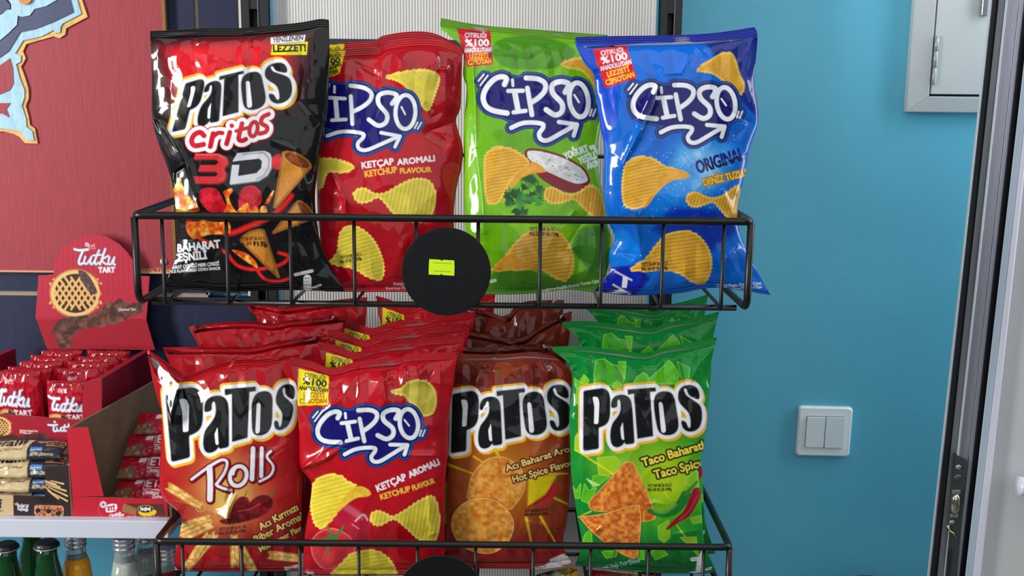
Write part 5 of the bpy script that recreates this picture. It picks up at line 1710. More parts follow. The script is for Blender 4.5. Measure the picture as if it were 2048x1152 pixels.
# side walls with folded double rim
M_CRED = mat('red_carton', (150, 14, 40), rough=.45)
M_CDRK = mat('red_carton_side', (150, 14, 40), rough=.45)
for nm, x, s in (('side_wall', xR, 1), ('side_wall', xR - .224, -1)):
    xk = x + (xR2 - xR) * 1.0
    mb = MB()
    fr = [(x, YF_, Z0F), (xk, YK_, Z0F), (xk, YK_, zs_b), (x, YF_, zs_f)]
    mb.prism(fr, Vector((-s * .0105, 0, 0))) if s > 0 else mb.prism(fr[::-1], Vector((.0105, 0, 0)))
    mb.build(nm, M_CRED, tbox, bevel=.001)
MB().box((xR - .224, YF_ + .01, Z0F), (xR - .011, YK_, Z0F + .002)).build('carton_floor', M_KRAFT, tbox)
FA = Art((-120, 730, 225, 900), (160, 12, 40), 2)
FA.z(0, 660, 4.8)
FA.text('Çikolata Dolgulu Tart', (188, 972), (362, 978), 16, WHT, bold=.2)
FA.text('16 Adet x 45 g', (190, 990), (312, 1002), 16, WHT, bold=.2)
tart(FA, -10, 935, 120, 105, False)
FA.tex([(-120, 1040), (60, 1010), (110, 1000), (180, 1020), (330, 990), (420, 985), (480, 1030), (540, 1060), (-120, 1080)], [(70, 34, 34), (100, 54, 50), (60, 30, 30)], 9, 5)
FA.line(ellipse(525, 882, 8, 8), 8, WHT, closed=True)
tutku(FA, [(462, 906), (720, 905), (485, 975)], 3.2)
FA.z(0, 660, 4.8)
sheet('front_wall', [(-77, 812), (0, 828.5), (80, 834), (164, 841)], [(164, 841), (164, 883)], [(-77, 876), (0, 878), (100, 881), (164, 883)], [(-77, 812), (-77, 876)], YF_ - .002, FA, tbox, thick=.002, step=.8, zmin=Z0F + .0004, back=(150, 128, 104))
sheet('corner_post', [(165, 790), (167, 775), (173, 764), (184, 759), (203, 759)], [(203, 759), (203, 884)], [(164, 883), (203, 884)], [(165, 790), (164, 883)], YF_ - .002, FA, tbox, thick=.002, step=.8, zmin=Z0F + .0004, back=(150, 128, 104))

# tart packs, standing on edge in two files
PK = Art((0, 0, 90, 95), (172, 10, 36), 5)
PK.tf(lambda p: np.asarray(p, float))
PK.poly([(-5, -5), (95, -5), (95, 10), (-5, 10)], (150, 10, 30))
tart(PK, 24, 90, 38, 34)
PK.text('ETİ', (31, 19), (42, 18.5), 6, WHT)
PK.line(ellipse(27, 15, 2.4, 2.4), 2, (210, 190, 196), closed=True)
tutku(PK, [(6, 26), (70, 29), (3, 50)], 4.0)
PK.tf(lambda p: np.asarray(p, float))
PK.text('TART', (40, 66), (72, 67), 9, WHT, bold=.5)
PK.text('Çikolatalı', (48, 72), (72, 72.5), 3, WHT)
PK.text('Tart', (62, 76), (72, 76.2), 3, WHT)


def small_pack(name, art, w, h, t, seed, loc, rot, label, cat, group, nx=84, ny=90, crimp=.08):
    """A little flow pack with crimped ends, its printed face towards -y."""
    U, V = np.meshgrid(np.linspace(0, 1, nx), np.linspace(0, 1, ny))
    b = np.clip(4 * U * (1 - U), 0, 1) ** .5 * np.clip(4 * V * (1 - V), 0, 1) ** .45
    h_ = t * b + .0022 * (ridged(fbm(U * 5 + seed, V * 4, seed, 2)) - .7) * np.clip(b * 3, 0, 1) + .0012 * (ridged(vnoise(U * 11, V * 8, seed + 4)) - .7) + .0016 * np.exp(-V * 9) * (ridged((U * 6 + seed * .37) % 1) - .5)
    P = np.stack([(U - .5) * w + .002 * (fbm(V * 4, U * 0 + seed, seed) - .5), -h_, (1 - V) * h + .004 * (fbm(U * 3, V * 0, seed + 2) - .5)], -1)
    col = art.sample(art.x0 + U * (art.x1 - art.x0), art.y0 + V * (art.y1 - art.y0)).reshape(-1, 3)
    F = gridfaces(ny, nx)
    Bk = P.copy()
    Bk[..., 1] = t * .8 * b + .0006
    idx = np.arange(nx * ny).reshape(ny, nx)
    bi = idx + nx * ny
    bi = bi.copy()
    bi[0], bi[-1], bi[:, 0], bi[:, -1] = idx[0], idx[-1], idx[:, 0], idx[:, -1]
    B = np.stack([bi[:-1, :-1], bi[:-1, 1:], bi[1:, 1:], bi[1:, :-1]], -1).reshape(-1, 4)
    Vv = np.r_[P.reshape(-1, 3), Bk.reshape(-1, 3)]
    used = np.unique(np.r_[F.ravel(), B.ravel()])
    mp = np.full(len(Vv), -1)
    mp[used] = np.arange(len(used))
    cols = np.r_[col, col][used]
    root = empty(name, loc, label, cat, group)
    root.rotation_euler = rot
    k = int(ny * crimp)
    Fa = np.r_[F, B]
    me = mesh_np('wrapper', Vv[used], mp[Fa], cols)
    link('wrapper', me, M_FILM, root)
    return root


TG = 'tart packs in the arched display carton'
zf = Z0F + .006
pw_, ph_ = .066, .080
xs_ = [xR - .0105 - .006 - pw_ / 2, xR - .0105 - .012 - 1.5 * pw_, xR - .0105 - .016 - 2.5 * pw_]
names = ['third', 'second', 'first']
first = {}
for col_, lab in ((0, 'right'), (1, 'left')):
    for r_ in range(5 if col_ < 2 else 2):
        sh = (xR2 - xR) * (r_ * .042 + .02) / .235
        loc = (xs_[col_] + sh, YF_ + .022 + r_ * .042, zf)
        dz = {(0, 0): -.004, (1, 0): .010, (0, 1): .004, (1, 1): .004}.get((col_, r_), .006 - .002 * r_)
        lab_ = {0: 'foremost red tart pack of the right file, partly behind the carton corner post', 1: 'red tart pack second in the right file of the display carton', 2: 'red tart pack third in the right file, glinting top edge', 3: 'red tart pack fourth in the right file of the carton', 4: 'red tart pack hindmost in the right file, under the arched board'}[r_] if col_ == 0 else \
            {0: 'foremost red tart pack of the left file, tall with a bent glossy corner', 1: 'red tart pack second in the left file of the display carton', 2: 'red tart pack third in the left file of the carton', 3: 'red tart pack fourth in the left file of the carton', 4: 'red tart pack hindmost in the left file, under the arched board'}[r_] if col_ == 1 else \
            ['red tart pack at the far left of the carton, cut by the picture edge', 'red tart pack behind the one cut by the left picture edge'][r_]
        if r_ < 2 and col_ < 2:
            o = small_pack('tart_pack', PK, pw_, ph_ + dz, .012, 3 + col_ * 7 + r_ * 3, loc, (0.0, 0, .03 * (1 - 2 * col_)), lab_, 'snack pack', TG)
            first[(col_, r_)] = o
        else:
            o = copy_tree(first[(col_ % 2, r_ % 2)])
            o.location = loc
            o['label'] = lab_
            o.scale = (1, 1, (ph_ + dz) / (ph_ + {(0, 0): -.004, (1, 0): .010}.get((col_ % 2, r_ % 2), .004)))

# --- oat bar carton under it
YO = 1.385
zO = Z_SH
obox = empty('oat_bar_carton', (at(70, 1030, YO).x, YO, zO), 'dark brown and cream carton of oat bars at the front of the white shelf', 'box')
OA = Art((-140, 915, 160, 1050), (42, 28, 30), 2)
OA.z(0, 860, 3.944)
OA.poly([(-600, 500), (104, 500), (108, 720), (-600, 720)], (196, 172, 128))
OA.text('Lifalif', (-180, 640), (22, 612), 66, (30, 34, 70), bold=.8)
OA.text('ÇİKOLATALI', (-120, 645), (26, 645), 16, (120, 80, 50), bold=.2)
OA.text('Doğal Lif', (136, 606), (224, 612), 24, WHT, bold=.3)
OA.text('Kaynağı', (140, 632), (220, 638), 24, WHT, bold=.3)
OA.line([(118, 580), (126, 590), (138, 572)], 5, WHT)
OA.tex([(272, 600), (290, 592), (490, 598), (503, 620), (500, 670), (480, 688), (290, 682), (270, 660)], [(120, 66, 40), (210, 150, 100), (176, 104, 66), (60, 36, 30), (220, 160, 110)], 2.6, 3, edge=(226, 170, 120), ew=1.2)
for cx, cy in ((300, 635), (460, 660), (385, 640)):
    OA.poly(ellipse(cx, cy, 22, 18), (34, 22, 22))
for a, b in (((345, 395), (440, 430)), ((350, 410), (470, 450)), ((360, 430), (520, 480)), ((380, 450), (530, 520)), ((380, 480), (460, 540)), ((420, 500), (530, 560)), ((350, 440), (420, 510)), ((400, 400), (500, 425))):
    OA.line([a, b], 15, (218, 182, 124), taper=(.5, 1))
OA.poly([(270, 530), (380, 500), (450, 560), (440, 578), (330, 575)], (26, 16, 18))
sheet('front_wall', [(-120, 985), (27, 991), (89, 993)], [(89, 993), (89, 1037)], [(-120, 1034), (0, 1036), (89, 1037)], [(-120, 985), (-120, 1034)], YO, OA, obox, thick=.002, step=.7, zmin=Z_SH + .0004, back=(130, 104, 82))
sheet('corner_post', [(90, 934), (135, 931)], [(135, 931), (141, 1037)], [(89, 1037), (141, 1038)], [(90, 934), (89, 1037)], YO, OA, obox, thick=.002, step=.7, zmin=Z_SH + .0004, back=(130, 104, 82))
xo = at(142, 1000, YO).x
zo1 = at(135, 931, YO).z
zO = Z_SH + .0004
MB().box((xo - .003, YO + .002, zO), (xo, 1.70, zo1)).build('side_wall', M_EDGE, obox)
MB().box((xo - .23, YO + .002, zO), (xo - .227, 1.70, zo1)).build('side_wall', M_EDGE, obox)
MB().box((xo - .227, YO + .002, zO), (xo - .003, 1.70, zO + .002)).build('carton_floor', M_KRAFT, obox)
MB().box((xo - .227, YF_ + .02, zO + .002), (xo - .003, 1.697, Z0F - .002)).build('inner_support', M_KRAFT, obox)

BA = Art((0, 0, 150, 46), (196, 176, 136), 4)
BA.tf(lambda p: np.asarray(p, float))
BA.poly([(92, -5), (84, 22), (86, 50), (155, 50), (155, -5)], (44, 46, 58))
BA.text('Lifalif', (8, 26), (80, 18), 20, (26, 28, 44), bold=1.0)
BA.text('ÇİKOLATALI YULAF', (10, 36), (76, 32), 5, (60, 50, 44), bold=.2)
BA.poly([(90, 26), (112, 26), (112, 36), (90, 36)], (70, 120, 180))
BA.text('kahvaltı', (91, 34), (111, 33), 5, WHT)
BA.text('BİTTER ÇİKOLATALI', (92, 43), (134, 43), 5, (206, 190, 150), bold=.25)
BA.text('Doğal Lif Kaynağı', (98, 14), (124, 14), 4, (206, 190, 150), bold=.2)
BA.tex([(116, 6), (148, 6), (148, 22), (116, 22)], [(120, 66, 40), (196, 130, 90), (150, 86, 60), (40, 24, 24)], 2.4, 3, edge=(200, 150, 110), ew=1)
OG = 'oat bars stacked in the dark carton'
bl = at(60, 960, YO + .03)
labs = ['lowest cream and charcoal oat bar, just above the dark carton lip', 'cream and charcoal oat bar second from the bottom of the stack', 'cream and charcoal oat bar third from the bottom, tilted to show its picture', 'cream and charcoal oat bar at the top of the stack, under the tart carton']
b0 = None
zc = zO + .010
for i in range(4):
    t_ = .0085
    tilt = (-1.25, -1.2, -.85, -1.2)[i]
    hh = .036
    loc = (at(64 - 2 * i, 960, YO + .04).x, YO + .012 + .003 * i, zc)
    if i == 0:
        o = b0 = small_pack('oat_bar', BA, .105, hh, .0075, 41, loc, (tilt, 0, 0), labs[0], 'snack bar', OG, 150, 50)
    else:
        o = copy_tree(b0)
        o.location = loc
        o['label'] = labs[i]
        o.rotation_euler = (tilt, 0, .03 * (i - 1))
    zc += (.0185, .0185, .025, .02)[i]

# --- wafer carton, open at the front
YH = 1.385
wbox = empty('wafer_carton', (at(236, 1030, YH).x, YH, Z_SH), 'red wafer carton with bare cardboard inner side, beside the rolled snack bag', 'box')
WA = Art((125, 840, 350, 1060), (186, 20, 44), 2)
WA.z(0, 860, 3.944)
WA.line(ellipse(850, 620, 74, 74, 0, 30, 60, 250), 6, (214, 60, 80))
WA.poly([(846, 590), (920, 584), (914, 640), (836, 648)], WHT, sm=2)
WA.text('ETİ', (852, 636), (906, 632), 32, (186, 20, 44), bold=.7)
WA.line(ellipse(814, 588, 18, 18), 18, (196, 206, 220), closed=True)
WA.text('Çikolatalı', (866, 690), (956, 662), 22, WHT, bold=.3)
WA.text('Gofret', (915, 698), (980, 674), 22, WHT, bold=.3)
WA.poly([(975, 580), (1080, 620), (1070, 675), (960, 640)], (176, 126, 84))
for k in range(5):
    WA.line([(978 - k * 3, 588 + k * 11), (1078 - k * 2, 626 + k * 11)], 4, (90, 52, 36))
WA.poly([(985, 578), (1290, 585), (1310, 680), (1075, 675), (1082, 622)], (84, 44, 34))
WA.poly([(1095, 640), (1225, 630), (1215, 672), (1120, 676)], (226, 200, 30), sm=3)
WA.poly(ellipse(1148, 624, 62, 32), (20, 18, 18))
WA.line(ellipse(1148, 624, 60, 30), 4, (226, 200, 40), closed=True)
WA.text('Hoşbeş', (1108, 636), (1188, 632), 28, WHT, bold=.5)
WA.text('Sütlü Çikolata Kaplı Fındık Kremalı', (1006, 695), (1302, 702), 16, WHT, bold=.3)
sheet('front_lip', [(145, 993), (236, 996), (334, 999)], [(334, 999), (336, 1043)], [(145, 1038), (336, 1043)], [(145, 993), (145, 1038)], YH, WA, wbox, thick=.002, step=.6, zmin=Z_SH + .0004, back=(122, 100, 78))
zl0 = at(145, 1037, YH).z
fl_ = sheet('corner_flap', [(133, 856), (176, 855)], [(176, 855), (207, 992)], [(145, 993), (207, 994)], [(133, 856), (145, 993)], YH + .0005, (186, 20, 44), wbox, thick=.002, step=6, back=(122, 100, 78))
Z_SW = Z_SH + .0004
a0, a1 = at(133, 856, YH), at(145, 1037, YH)
b0_, b1_ = at(318, 742, 1.70), at(318, 900, 1.70)
xa_, xk_ = a1.x + .005, at(306, 750, 1.70).x
mb = MB()
xk_, yk_ = xa_ + (1.62 - YH) * .315, 1.62
mb.prism([(xa_, YH + .002, Z_SW), (xa_, YH + .002, a0.z), (xk_, yk_, a0.z + .022), (xk_, yk_, Z_SW)], Vector((-.003, 0, 0)))
mb.build('side_wall', M_KRAFT, wbox)
xh = at(336, 1020, YH).x
mb = MB()
mb.prism([(xh + .001, YH + .002, Z_SW), (xh + .001, YH + .002, zl0 + .03), (xh + .001, 1.62, zl0 + .05), (xh + .001, 1.62, Z_SW)], Vector((.003, 0, 0)))
mb.build('side_wall', M_KRAFT, wbox)
MB().add([(xa_, YH + .002, Z_SW), (xh, YH + .002, Z_SW), (xh, yk_, Z_SW), (xk_, yk_, Z_SW), (xa_, YH + .002, Z_SW + .002), (xh, YH + .002, Z_SW + .002), (xh, yk_, Z_SW + .002), (xk_, yk_, Z_SW + .002)],
         [(3, 2, 1, 0), (4, 5, 6, 7), (0, 1, 5, 4), (1, 2, 6, 5), (2, 3, 7, 6), (3, 0, 4, 7)]).build('carton_floor', M_KRAFT, wbox)
WP = Art((0, 0, 120, 40), (160, 14, 38), 4)
WP.tf(lambda p: np.asarray(p, float))
WP.text('ETİ', (62, 22), (96, 20), 14, (226, 214, 220), bold=.4)
WP.line([(58, 6), (100, 5), (100, 25), (58, 26)], 1.3, (226, 214, 220), closed=True)
WP.poly([(40, 8), (56, 8), (52, 16), (38, 16)], (214, 206, 214))
WP.text('Çikolatalı', (60, 33), (90, 32), 5, (226, 214, 220), bold=.2)
WP.text('Gofret', (80, 38), (100, 37), 5, (226, 214, 220), bold=.2)
WP.poly([(-5, 26), (36, 22), (40, 46), (-5, 46)], (120, 84, 64))
WG = 'wafer packs in the red carton'
labs = ['lowest red wafer pack lying in the open red carton', 'red wafer pack second from the bottom in the open carton', 'red wafer pack third from the bottom in the open carton', 'topmost red wafer pack in the open carton, at the back']
w0 = None
for i in range(4):
    px, py, yy = ((262, 985, YH + .03), (272, 960, YH + .05), (288, 932, YH + .075), (310, 905, YH + .10))[i]
    q = at(px, py, yy)
    loc = (q.x + .014, yy, Z_SH + .011 + i * .024)
    if i == 0:
        o = w0 = small_pack('wafer_pack', WP, .085, .040, .007, 61, loc, (-1.0, 0, -.06), labs[0], 'snack bar', WG, 110, 50)
    else:
        o = copy_tree(w0)
        o.location = loc
        o.rotation_euler = (-1.0, 0, -.06 + .03 * i)
        o['label'] = labs[i]

# --- bottles on the lower shelf
Z_B = Z_SH - .30


def glassmat(name, c, rough=.05, trans=.9, ior=1.45):
    return mat(name, c, rough=rough, trans=trans, ior=ior, spec=.6, coat=.5, coat_rough=.03)


M_GGL = glassmat('green_bottle_glass', (8, 66, 24), trans=.25)
M_CLR = glassmat('clear_bottle_glass', (226, 236, 232), trans=.75)
M_JUICE = glassmat('orange_drink', (255, 172, 20), rough=.15, trans=.0)
M_CLOUD = glassmat('cloudy_drink', (186, 196, 186), rough=.15, trans=.35)
M_REDJ = glassmat('red_drink', (150, 20, 44), rough=.15, trans=.2)
M_ALU = mat('aluminium_cap', (190, 194, 202), rough=.28, metal=.85)
M_CROWN = mat('black_crown_cap', (34, 40, 40), rough=.35, metal=.3)
M_LABEL = mat('bottle_label', rough=.5, attr='Print')


def bottle(px, py, Y, cap, glass, drink, label, neck=.0125, label_text=None, lab_cols=None, hh=None):
    """py: the top of the cap in the photograph."""
    t = at(px, py, Y)
    H = t.z - Z_B
    root = empty('bottle', (t.x, Y, Z_B), label, 'bottle', 'bottles under the white shelf')
    body = [(.0225, 0), (.025, .003), (.025, H * .42), (.0245, H * .50), (.022, H * .64), (.0185, H * .80), (neck + .001, H - .028), (neck, H - .018), (neck, H - .004)]
    if drink is None:
        MB().lathe(body, (t.x, Y, Z_B), 40).build('glass', glass, root, True)
    else:
        MB().lathe(body[:6] + [(neck + .0022, H - .034)], (t.x, Y, Z_B), 40).build('filled_body', drink, root, True)
        MB().lathe([(neck + .0022, H - .034)] + body[6:], (t.x, Y, Z_B), 40, cap0=False).build('neck', glass, root, True)
    mb = MB()
    if cap == 'crown':
        n = 63
        prof = [(.0158, H - .0075), (.0155, H - .005), (.0140, H - .0022), (.0125, H - .0006), (.009, H)]
        v, f = [], []
        for i, (r, z) in enumerate(prof):
            for k in range(n):
                a = 2 * math.pi * k / n
                rr = r + (.0007 * math.cos(21 * a) if i < 2 else 0)
                v.append((t.x + rr * math.cos(a), Y + rr * math.sin(a), Z_B + z))
        for i in range(len(prof) - 1):
            for k in range(n):
                f.append((i * n + k, i * n + (k + 1) % n, (i + 1) * n + (k + 1) % n, (i + 1) * n + k))
        f += [tuple(range(n - 1, -1, -1)), tuple((len(prof) - 1) * n + k for k in range(n))]
        mb.add(v, f)
        c = mb.build('cap', M_CROWN, root, True)
        MB().tube([(t.x + .0160 * math.cos(a), Y + .0160 * math.sin(a), Z_B + H - .0074) for a in np.linspace(0, 2 * math.pi, 48, endpoint=False)], .0011, 6, True).build('cap_skirt', M_ALU, c, True)
    elif cap == 'screw':
        prof = [(.0140, H - .019), (.0146, H - .018), (.0146, H - .0145), (.0138, H - .0135), (.0138, H - .0125), (.0146, H - .0115), (.0146, H - .008), (.0139, H - .007), (.0139, H - .006), (.0146, H - .005), (.0146, H - .0012), (.0135, H)]
        mb.lathe(prof, (t.x, Y, Z_B), 48).build('cap', M_ALU, root, True)
    if label_text:
        la = Art((0, 0, 100, 60), lab_cols[0], 3)
        la.tf(lambda p: np.asarray(p, float))
        la.poly([(36, 14), (98, 4), (98, 26), (36, 34)], lab_cols[1])
        la.text(label_text, (4, 36), (34, 32), 24, lab_cols[2], bold=.8)
        la.text('limonlu', (44, 25), (86, 18), 9, (226, 240, 214), bold=.3)
        z0, z1 = H * .58, H * .73
        nu, nv = 60, 36
        U, V = np.meshgrid(np.linspace(0, 1, nu), np.linspace(0, 1, nv))
        an = np.radians(200 + 140 * U)
        z = z1 + (z0 - z1) * V
        rz_ = np.interp(z, [b for _r, b in body], [a for a, _b in body]) + .0004
        P = np.stack([rz_ * np.cos(an), rz_ * np.sin(an), z], -1).reshape(-1, 3)
        colr = la.sample(U * 100, V * 60).reshape(-1, 3)
        link('paper_label', mesh_np('paper_label', P, gridfaces(nv, nu), colr), M_LABEL, root)
    return root


bottle(12, 1086, 1.41, 'crown', M_GGL, None, 'green glass bottle with black crown cap at the left picture edge')
bottle(93, 1082, 1.40, 'crown', M_GGL, None, 'green glass bottle with black crown cap beside the orange drink')
bottle(150, 1068, 1.47, 'screw', M_CLR, M_JUICE, 'clear bottle of orange drink with a silver screw cap')
bottle(247, 1072, 1.41, 'screw', M_CLR, M_CLOUD, 'clear bottle of cloudy drink with a silver screw cap and green-white label', label_text='US', lab_cols=((222, 230, 226), (60, 150, 60), (150, 190, 170)))
bottle(61, 1050, 1.54, 'crown', M_GGL, None, 'green glass bottle standing behind the two front green ones')
bottle(290, 1058, 1.54, 'screw', M_CLR, M_CLOUD, 'cloudy drink bottle half hidden behind the front clear one', label_text='US', lab_cols=((176, 190, 170), (60, 150, 60), (150, 190, 170)))
bottle(330, 1092, 1.47, 'screw', M_CLR, M_REDJ, 'bottle of red drink behind the corner of the lower basket')
# ------------------------------------------------------------------ right: fuse box, light switch, door, bin
M_GREY = mat('light_grey_enamel', (196, 202, 204), rough=.38)
M_GAP = mat('dark_gap', (14, 15, 17), rough=.6)
YE = YW
fb = empty('fuse_box', tuple(at(1900, 120, YE)), 'light grey metal fuse box cover set in the blue wall, upper right', 'fuse box')
xo0, xo1 = at(1816, 210, YE - .02).x, at(2010, 100, YE - .02).x + .25
zo0 = at(1880, 225, YE - .02).z
xi0 = at(1858, 190, YE - .02).x
zi0 = at(1880, 193, YE - .02).z
zt_ = 2.05
# mitred frame, sloping inwards
for nm, ring in (('frame_side', [(xo0, zo0), (xo0, zt_), (xi0, zt_), (xi0, zi0)]), ('frame_bottom', [(xo0, zo0), (xi0, zi0), (xo1, zi0), (xo1, zo0)])):
    mb = MB()
    pts = []
    for x, z in ring:
        inner = (abs(x - xo0) > 1e-6) if nm == 'frame_side' else (abs(z - zo0) > 1e-6)
        pts.append((x, YE - (.022 if inner else .016), z))
    n = 4
    mb.add(pts + [(x, YE - .0005, z) for x, _y, z in pts], [(0, 1, 2, 3), (7, 6, 5, 4)] + [(i, i + 4, (i + 1) % 4 + 4, (i + 1) % 4) for i in range(4)])
    mb.build(nm, M_GREY, fb, bevel=.0015)
MB().box((xi0 + .0002, YE - .012, zi0 + .0002), (xo1, YE - .001, zt_)).build('recess', M_GAP, fb)
dr = MB().box((xi0 + .0026, YE - .021, zi0 + .0035), (xo1, YE - .0125, zt_)).build('cover_door', M_GREY, fb, bevel=.0012)
hz0, hz1 = at(1866, 168, YE - .022).z, at(1868, 72, YE - .022).z
hx = xi0 + .0045
mb = MB()
mb.lathe([(.0030, 0), (.0034, .001), (.0034, (hz1 - hz0) * .31), (.0026, (hz1 - hz0) * .32), (.0026, (hz1 - hz0) * .34), (.0034, (hz1 - hz0) * .35), (.0034, (hz1 - hz0) * .66), (.0026, (hz1 - hz0) * .67), (.0026, (hz1 - hz0) * .69), (.0034, (hz1 - hz0) * .70), (.0034, hz1 - hz0)], (hx, YE - .0228, hz0), 16)
mb.build('hinge', mat('hinge_grey', (166, 172, 176), rough=.32, metal=.3), dr, True)
lk = at(1966, 22, YE - .024)
MB().box((lk.x - .004, YE - .030, lk.z - .008), (lk.x + .006, YE - .0212, lk.z + .03)).build('latch', mat('chrome_latch', (170, 170, 172), rough=.25, metal=.8), dr, bevel=.002)

# light switch, a little crooked on the wall
ctr = at(1648, 863, YE - .006)
sw = empty('light_switch', tuple(at(1648, 863, YE)), 'white double rocker light switch on the blue wall', 'light switch')
M_SWF = mat('white_switch_plastic', (238, 244, 246), rough=.3)
M_SWR = mat('switch_rocker_plastic', (222, 234, 238), rough=.28)
w_, h_ = at(1702, 863, YE - .006).x - ctr.x, ctr.z - at(1648, 912, YE - .006).z


def rr_box(hw, hh, y0, y1, r, cx=0, cz=0, inset=.0, bow=0):
    """Rounded plate between y0 (wall side) and y1 (front)."""
    pts = []
    for sx, sz, a0 in ((1, 1, 0), (-1, 1, 90), (-1, -1, 180), (1, -1, 270)):
        for k in range(7):
            a = math.radians(a0 + 15 * k)
            pts.append((cx + sx * (hw - r) + r * math.cos(a), cz + sz * (hh - r) + r * math.sin(a)))
    n = len(pts)
    v = [(x, y0, z) for x, z in pts] + [(x, (y0 + 2 * y1) / 3, z) for x, z in pts] + [(cx + (x - cx) * (1 - inset), y1, cz + (z - cz) * (1 - inset)) for x, z in pts]
    f = [tuple(range(n))] + [tuple(range(3 * n - 1, 2 * n - 1, -1))]
    for j in (0, 1):
        f += [(j * n + i, (j + 1) * n + i, (j + 1) * n + (i + 1) % n, j * n + (i + 1) % n) for i in range(n)]
    return v, f


v, f = rr_box(w_, h_, YE - .0005, YE - .009, .006, ctr.x, ctr.z, .06)
MB().add(v, f).build('switch_plate', M_SWF, sw)
iw, ih = w_ * .71, h_ * .64
v, f = rr_box(iw, ih, YE - .008, YE - .0098, .002, ctr.x, ctr.z, .01)
MB().add(v, f).build('rocker_well', mat('switch_shadow_gap', (90, 116, 126), rough=.4), sw)
for s in (-1, 1):
    v, f = rr_box(iw * .5 - .0006, ih - .0010, YE - .0095, YE - .0125, .0012, ctr.x + s * iw * .5, ctr.z, .02)
    MB().add(v, f).build('rocker', M_SWR, sw)
sw.rotation_euler = (0, math.radians(.8), 0)

# the open door, its edge turned to us: an aluminium stile with rubber gaskets and a roller latch
YD = 1.42
door = bpy.data.objects.new('door_1', None)
COL.objects.link(door)
door['kind'] = 'structure'
door.location = tuple(at(1960, 576, YD))
door['label'] = 'open aluminium door seen edge-on at the right'
XT = [1979, 1984, 1997, 2011, 2016, 2039, 2049, 2062, 2078, 2086]   # edges of the strips at the top of the frame
XB = [1854, 1859, 1874, 1887, 1892, 1911, 1918, 1930, 1945, 1960]   # and at the bottom
M_AL = mat('brushed_aluminium', (176, 178, 190), rough=.34, metal=.75, noise=.05, nscale=60, stretch=(30, 30, 1))
M_AL2 = mat('grey_aluminium_web', (120, 124, 128), rough=.4, metal=.5)
M_RUB = mat('black_rubber_gasket', (20, 22, 30), rough=.5)
M_LTE = mat('pale_aluminium_edge', (196, 206, 214), rough=.35, metal=.35)
M_BLP = mat('bluish_white_profile', (176, 192, 208), rough=.35, metal=.1)
strips = [('edge_lip', M_LTE, 0.0), ('gasket', M_RUB, .010), ('web', M_AL2, .006), ('ridge', M_LTE, -.002), ('stile_face', M_AL, .002), ('inner_lip', M_AL, .0), ('gasket', M_RUB, .012), ('glazing_bead', M_BLP, -.004), ('glazing_bead', mat('white_bead', (206, 208, 222), rough=.35), -.006)]


def strip_at(i, y, d=0):
    t = y / 1152.0
    return XT[i] * (1 - t) + XB[i] * t


for i, (nm, m, d) in enumerate(strips):
    y0, y1 = -260, 1420
    q = [at(strip_at(i, y0), y0, YD + d), at(strip_at(i, y1), y1, YD + d), at(strip_at(i + 1, y1), y1, YD + d), at(strip_at(i + 1, y0), y0, YD + d)]
    o = MB().prism(q, Vector((.024, .045, 0))).build(nm, m, door, bevel=.0012 if m is not M_RUB else 0)
# panel of the door, running away to the right behind the beads
yp = YD + .006
y0, y1 = -260, 1420
q = [at(strip_at(9, y0) - 2, y0, yp), at(strip_at(9, y1) - 2, y1, yp), at(strip_at(9, y1) + 900, y1, yp), at(strip_at(9, y0) + 900, y0, yp)]
MB().prism(q, .03).build('door_panel', mat('white_door_panel', (186, 188, 190), rough=.4, noise=.02, nscale=4), door)
# roller latch plate
yl = YD - .0045
P = lambda x, y, Y=yl: at(x, y, Y)
LP = MB().prism([P(1911, 909), P(1891, 1180), P(1912, 1180), P(1934, 921)], .008).build('latch_plate', mat('dark_steel_plate', (70, 76, 76), rough=.4, metal=.6), door)


def knob(nm, x, y, r_px, d, m, parent):
    c = P(x, y)
    r = r_px * 1.42 / FOC
    v, n = [], 20
    prof = [(r, 0), (r, d * .6), (r * .8, d), (r * .3, d * 1.05)]
    for rr, yy in prof:
        v += [(c.x + rr * math.cos(2 * math.pi * k / n), yl - yy, c.z + rr * math.sin(2 * math.pi * k / n)) for k in range(n)]
    f = [(i * n + k, i * n + (k + 1) % n, (i + 1) * n + (k + 1) % n, (i + 1) * n + k) for i in range(3) for k in range(n)] + [tuple(3 * n + k for k in range(n)), tuple(range(n - 1, -1, -1))]
    return MB().add(v, f).build(nm, m, parent, True)


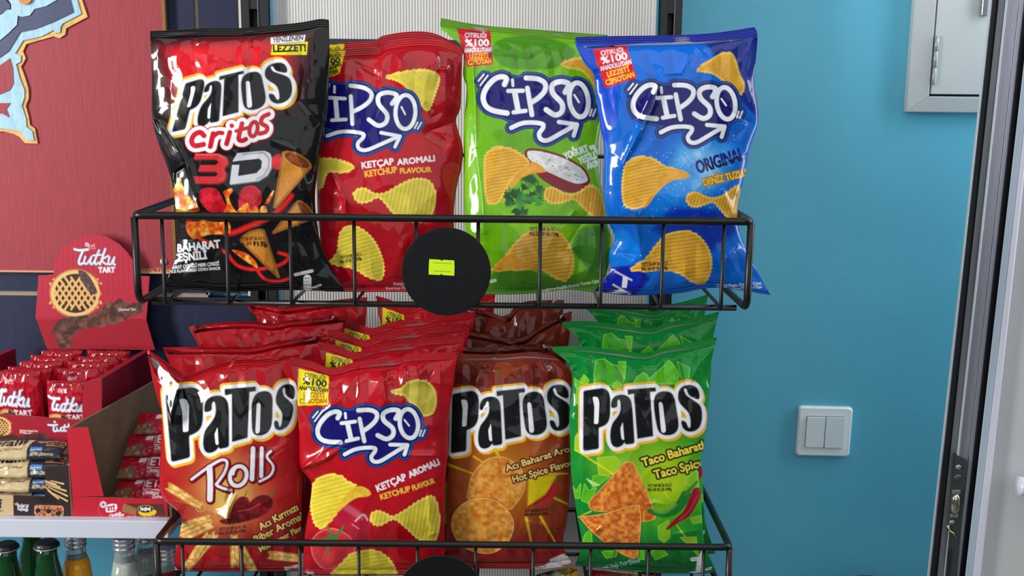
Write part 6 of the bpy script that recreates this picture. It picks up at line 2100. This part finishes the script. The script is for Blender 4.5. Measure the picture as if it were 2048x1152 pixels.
M_ZN = mat('zinc_screw', (170, 170, 172), rough=.3, metal=.8)
knob('screw', 1916, 934, 5.5, .002, M_ZN, LP)
knob('screw', 1915, 955, 7, .0015, mat('dull_screw', (100, 102, 102), rough=.35, metal=.8), LP)
knob('screw', 1904, 1044, 5, .002, M_ZN, LP)
c = P(1909, 1007)
hr = 22 * 1.42 / FOC
MB().lathe([(.004, -hr), (.0062, -hr * .6), (.0066, 0), (.0062, hr * .6), (.004, hr)], (c.x, yl - .001, c.z), 24).build('roller', mat('polished_roller', (196, 190, 176), rough=.12, metal=1.0), LP, True)
MB().box((c.x - .0055, yl - .004, c.z + hr), (c.x + .0055, yl, c.z + hr + .006)).build('roller_clip', M_AL2, LP, bevel=.001)
MB().box((c.x - .0055, yl - .004, c.z - hr - .005), (c.x + .0055, yl, c.z - hr)).build('roller_clip', M_AL2, LP, bevel=.001)
MB().tube([P(1895, 1050, yl - .001), P(1899, 1062, yl - .002), P(1906, 1066, yl - .002), P(1912, 1076, yl - .001)], .0012, 8).build('spring_clip', mat('brass_wire', (196, 170, 120), rough=.3, metal=.9), LP, True)
MB().prism([P(1897, 1096, yl - .0012), P(1889, 1180, yl - .0012), P(1896, 1180, yl - .0012), P(1904, 1100, yl - .0012)], .001).build('key_slot', M_GAP, LP)
# pull handle, its end turned towards the stile
h0, h1 = at(2036, 972, YD - .03), at(2180, 990, YD - .03)
hd = MB().tube([h0, h0 * .97 + h1 * .03, h1], .0128, 24).build('pull_handle', mat('white_handle', (206, 212, 224), rough=.3), door, True)
MB().tube([h1 * .8 + h0 * .2, h1 * .8 + h0 * .2 + Vector((0, .036, 0))], .009, 16).build('handle_stem', M_AL, hd, True)

# rounded bin top just showing at the bottom
bc = at(1752, 1172, 1.62)
bn = empty('waste_bin', (bc.x, 1.62, 0), 'dark domed bin lid just showing at the bottom edge, below the light switch', 'bin')
mb = MB()
mb.lathe([(.045, 0), (.055, bc.z * .5), (.058, bc.z - .02)], (bc.x, 1.62, 0), 40)
mb.build('bin_body', mat('grey_bin_plastic', (70, 72, 76), rough=.5), bn, True)
mb = MB()
mb.lathe([(.060, bc.z - .02), (.060, bc.z - .012), (.050, bc.z - .005), (.030, bc.z - .001), (.008, bc.z)], (bc.x, 1.62, 0), 40)
mb.build('bin_lid', mat('dark_bin_lid', (60, 62, 66), rough=.4), bn, True)
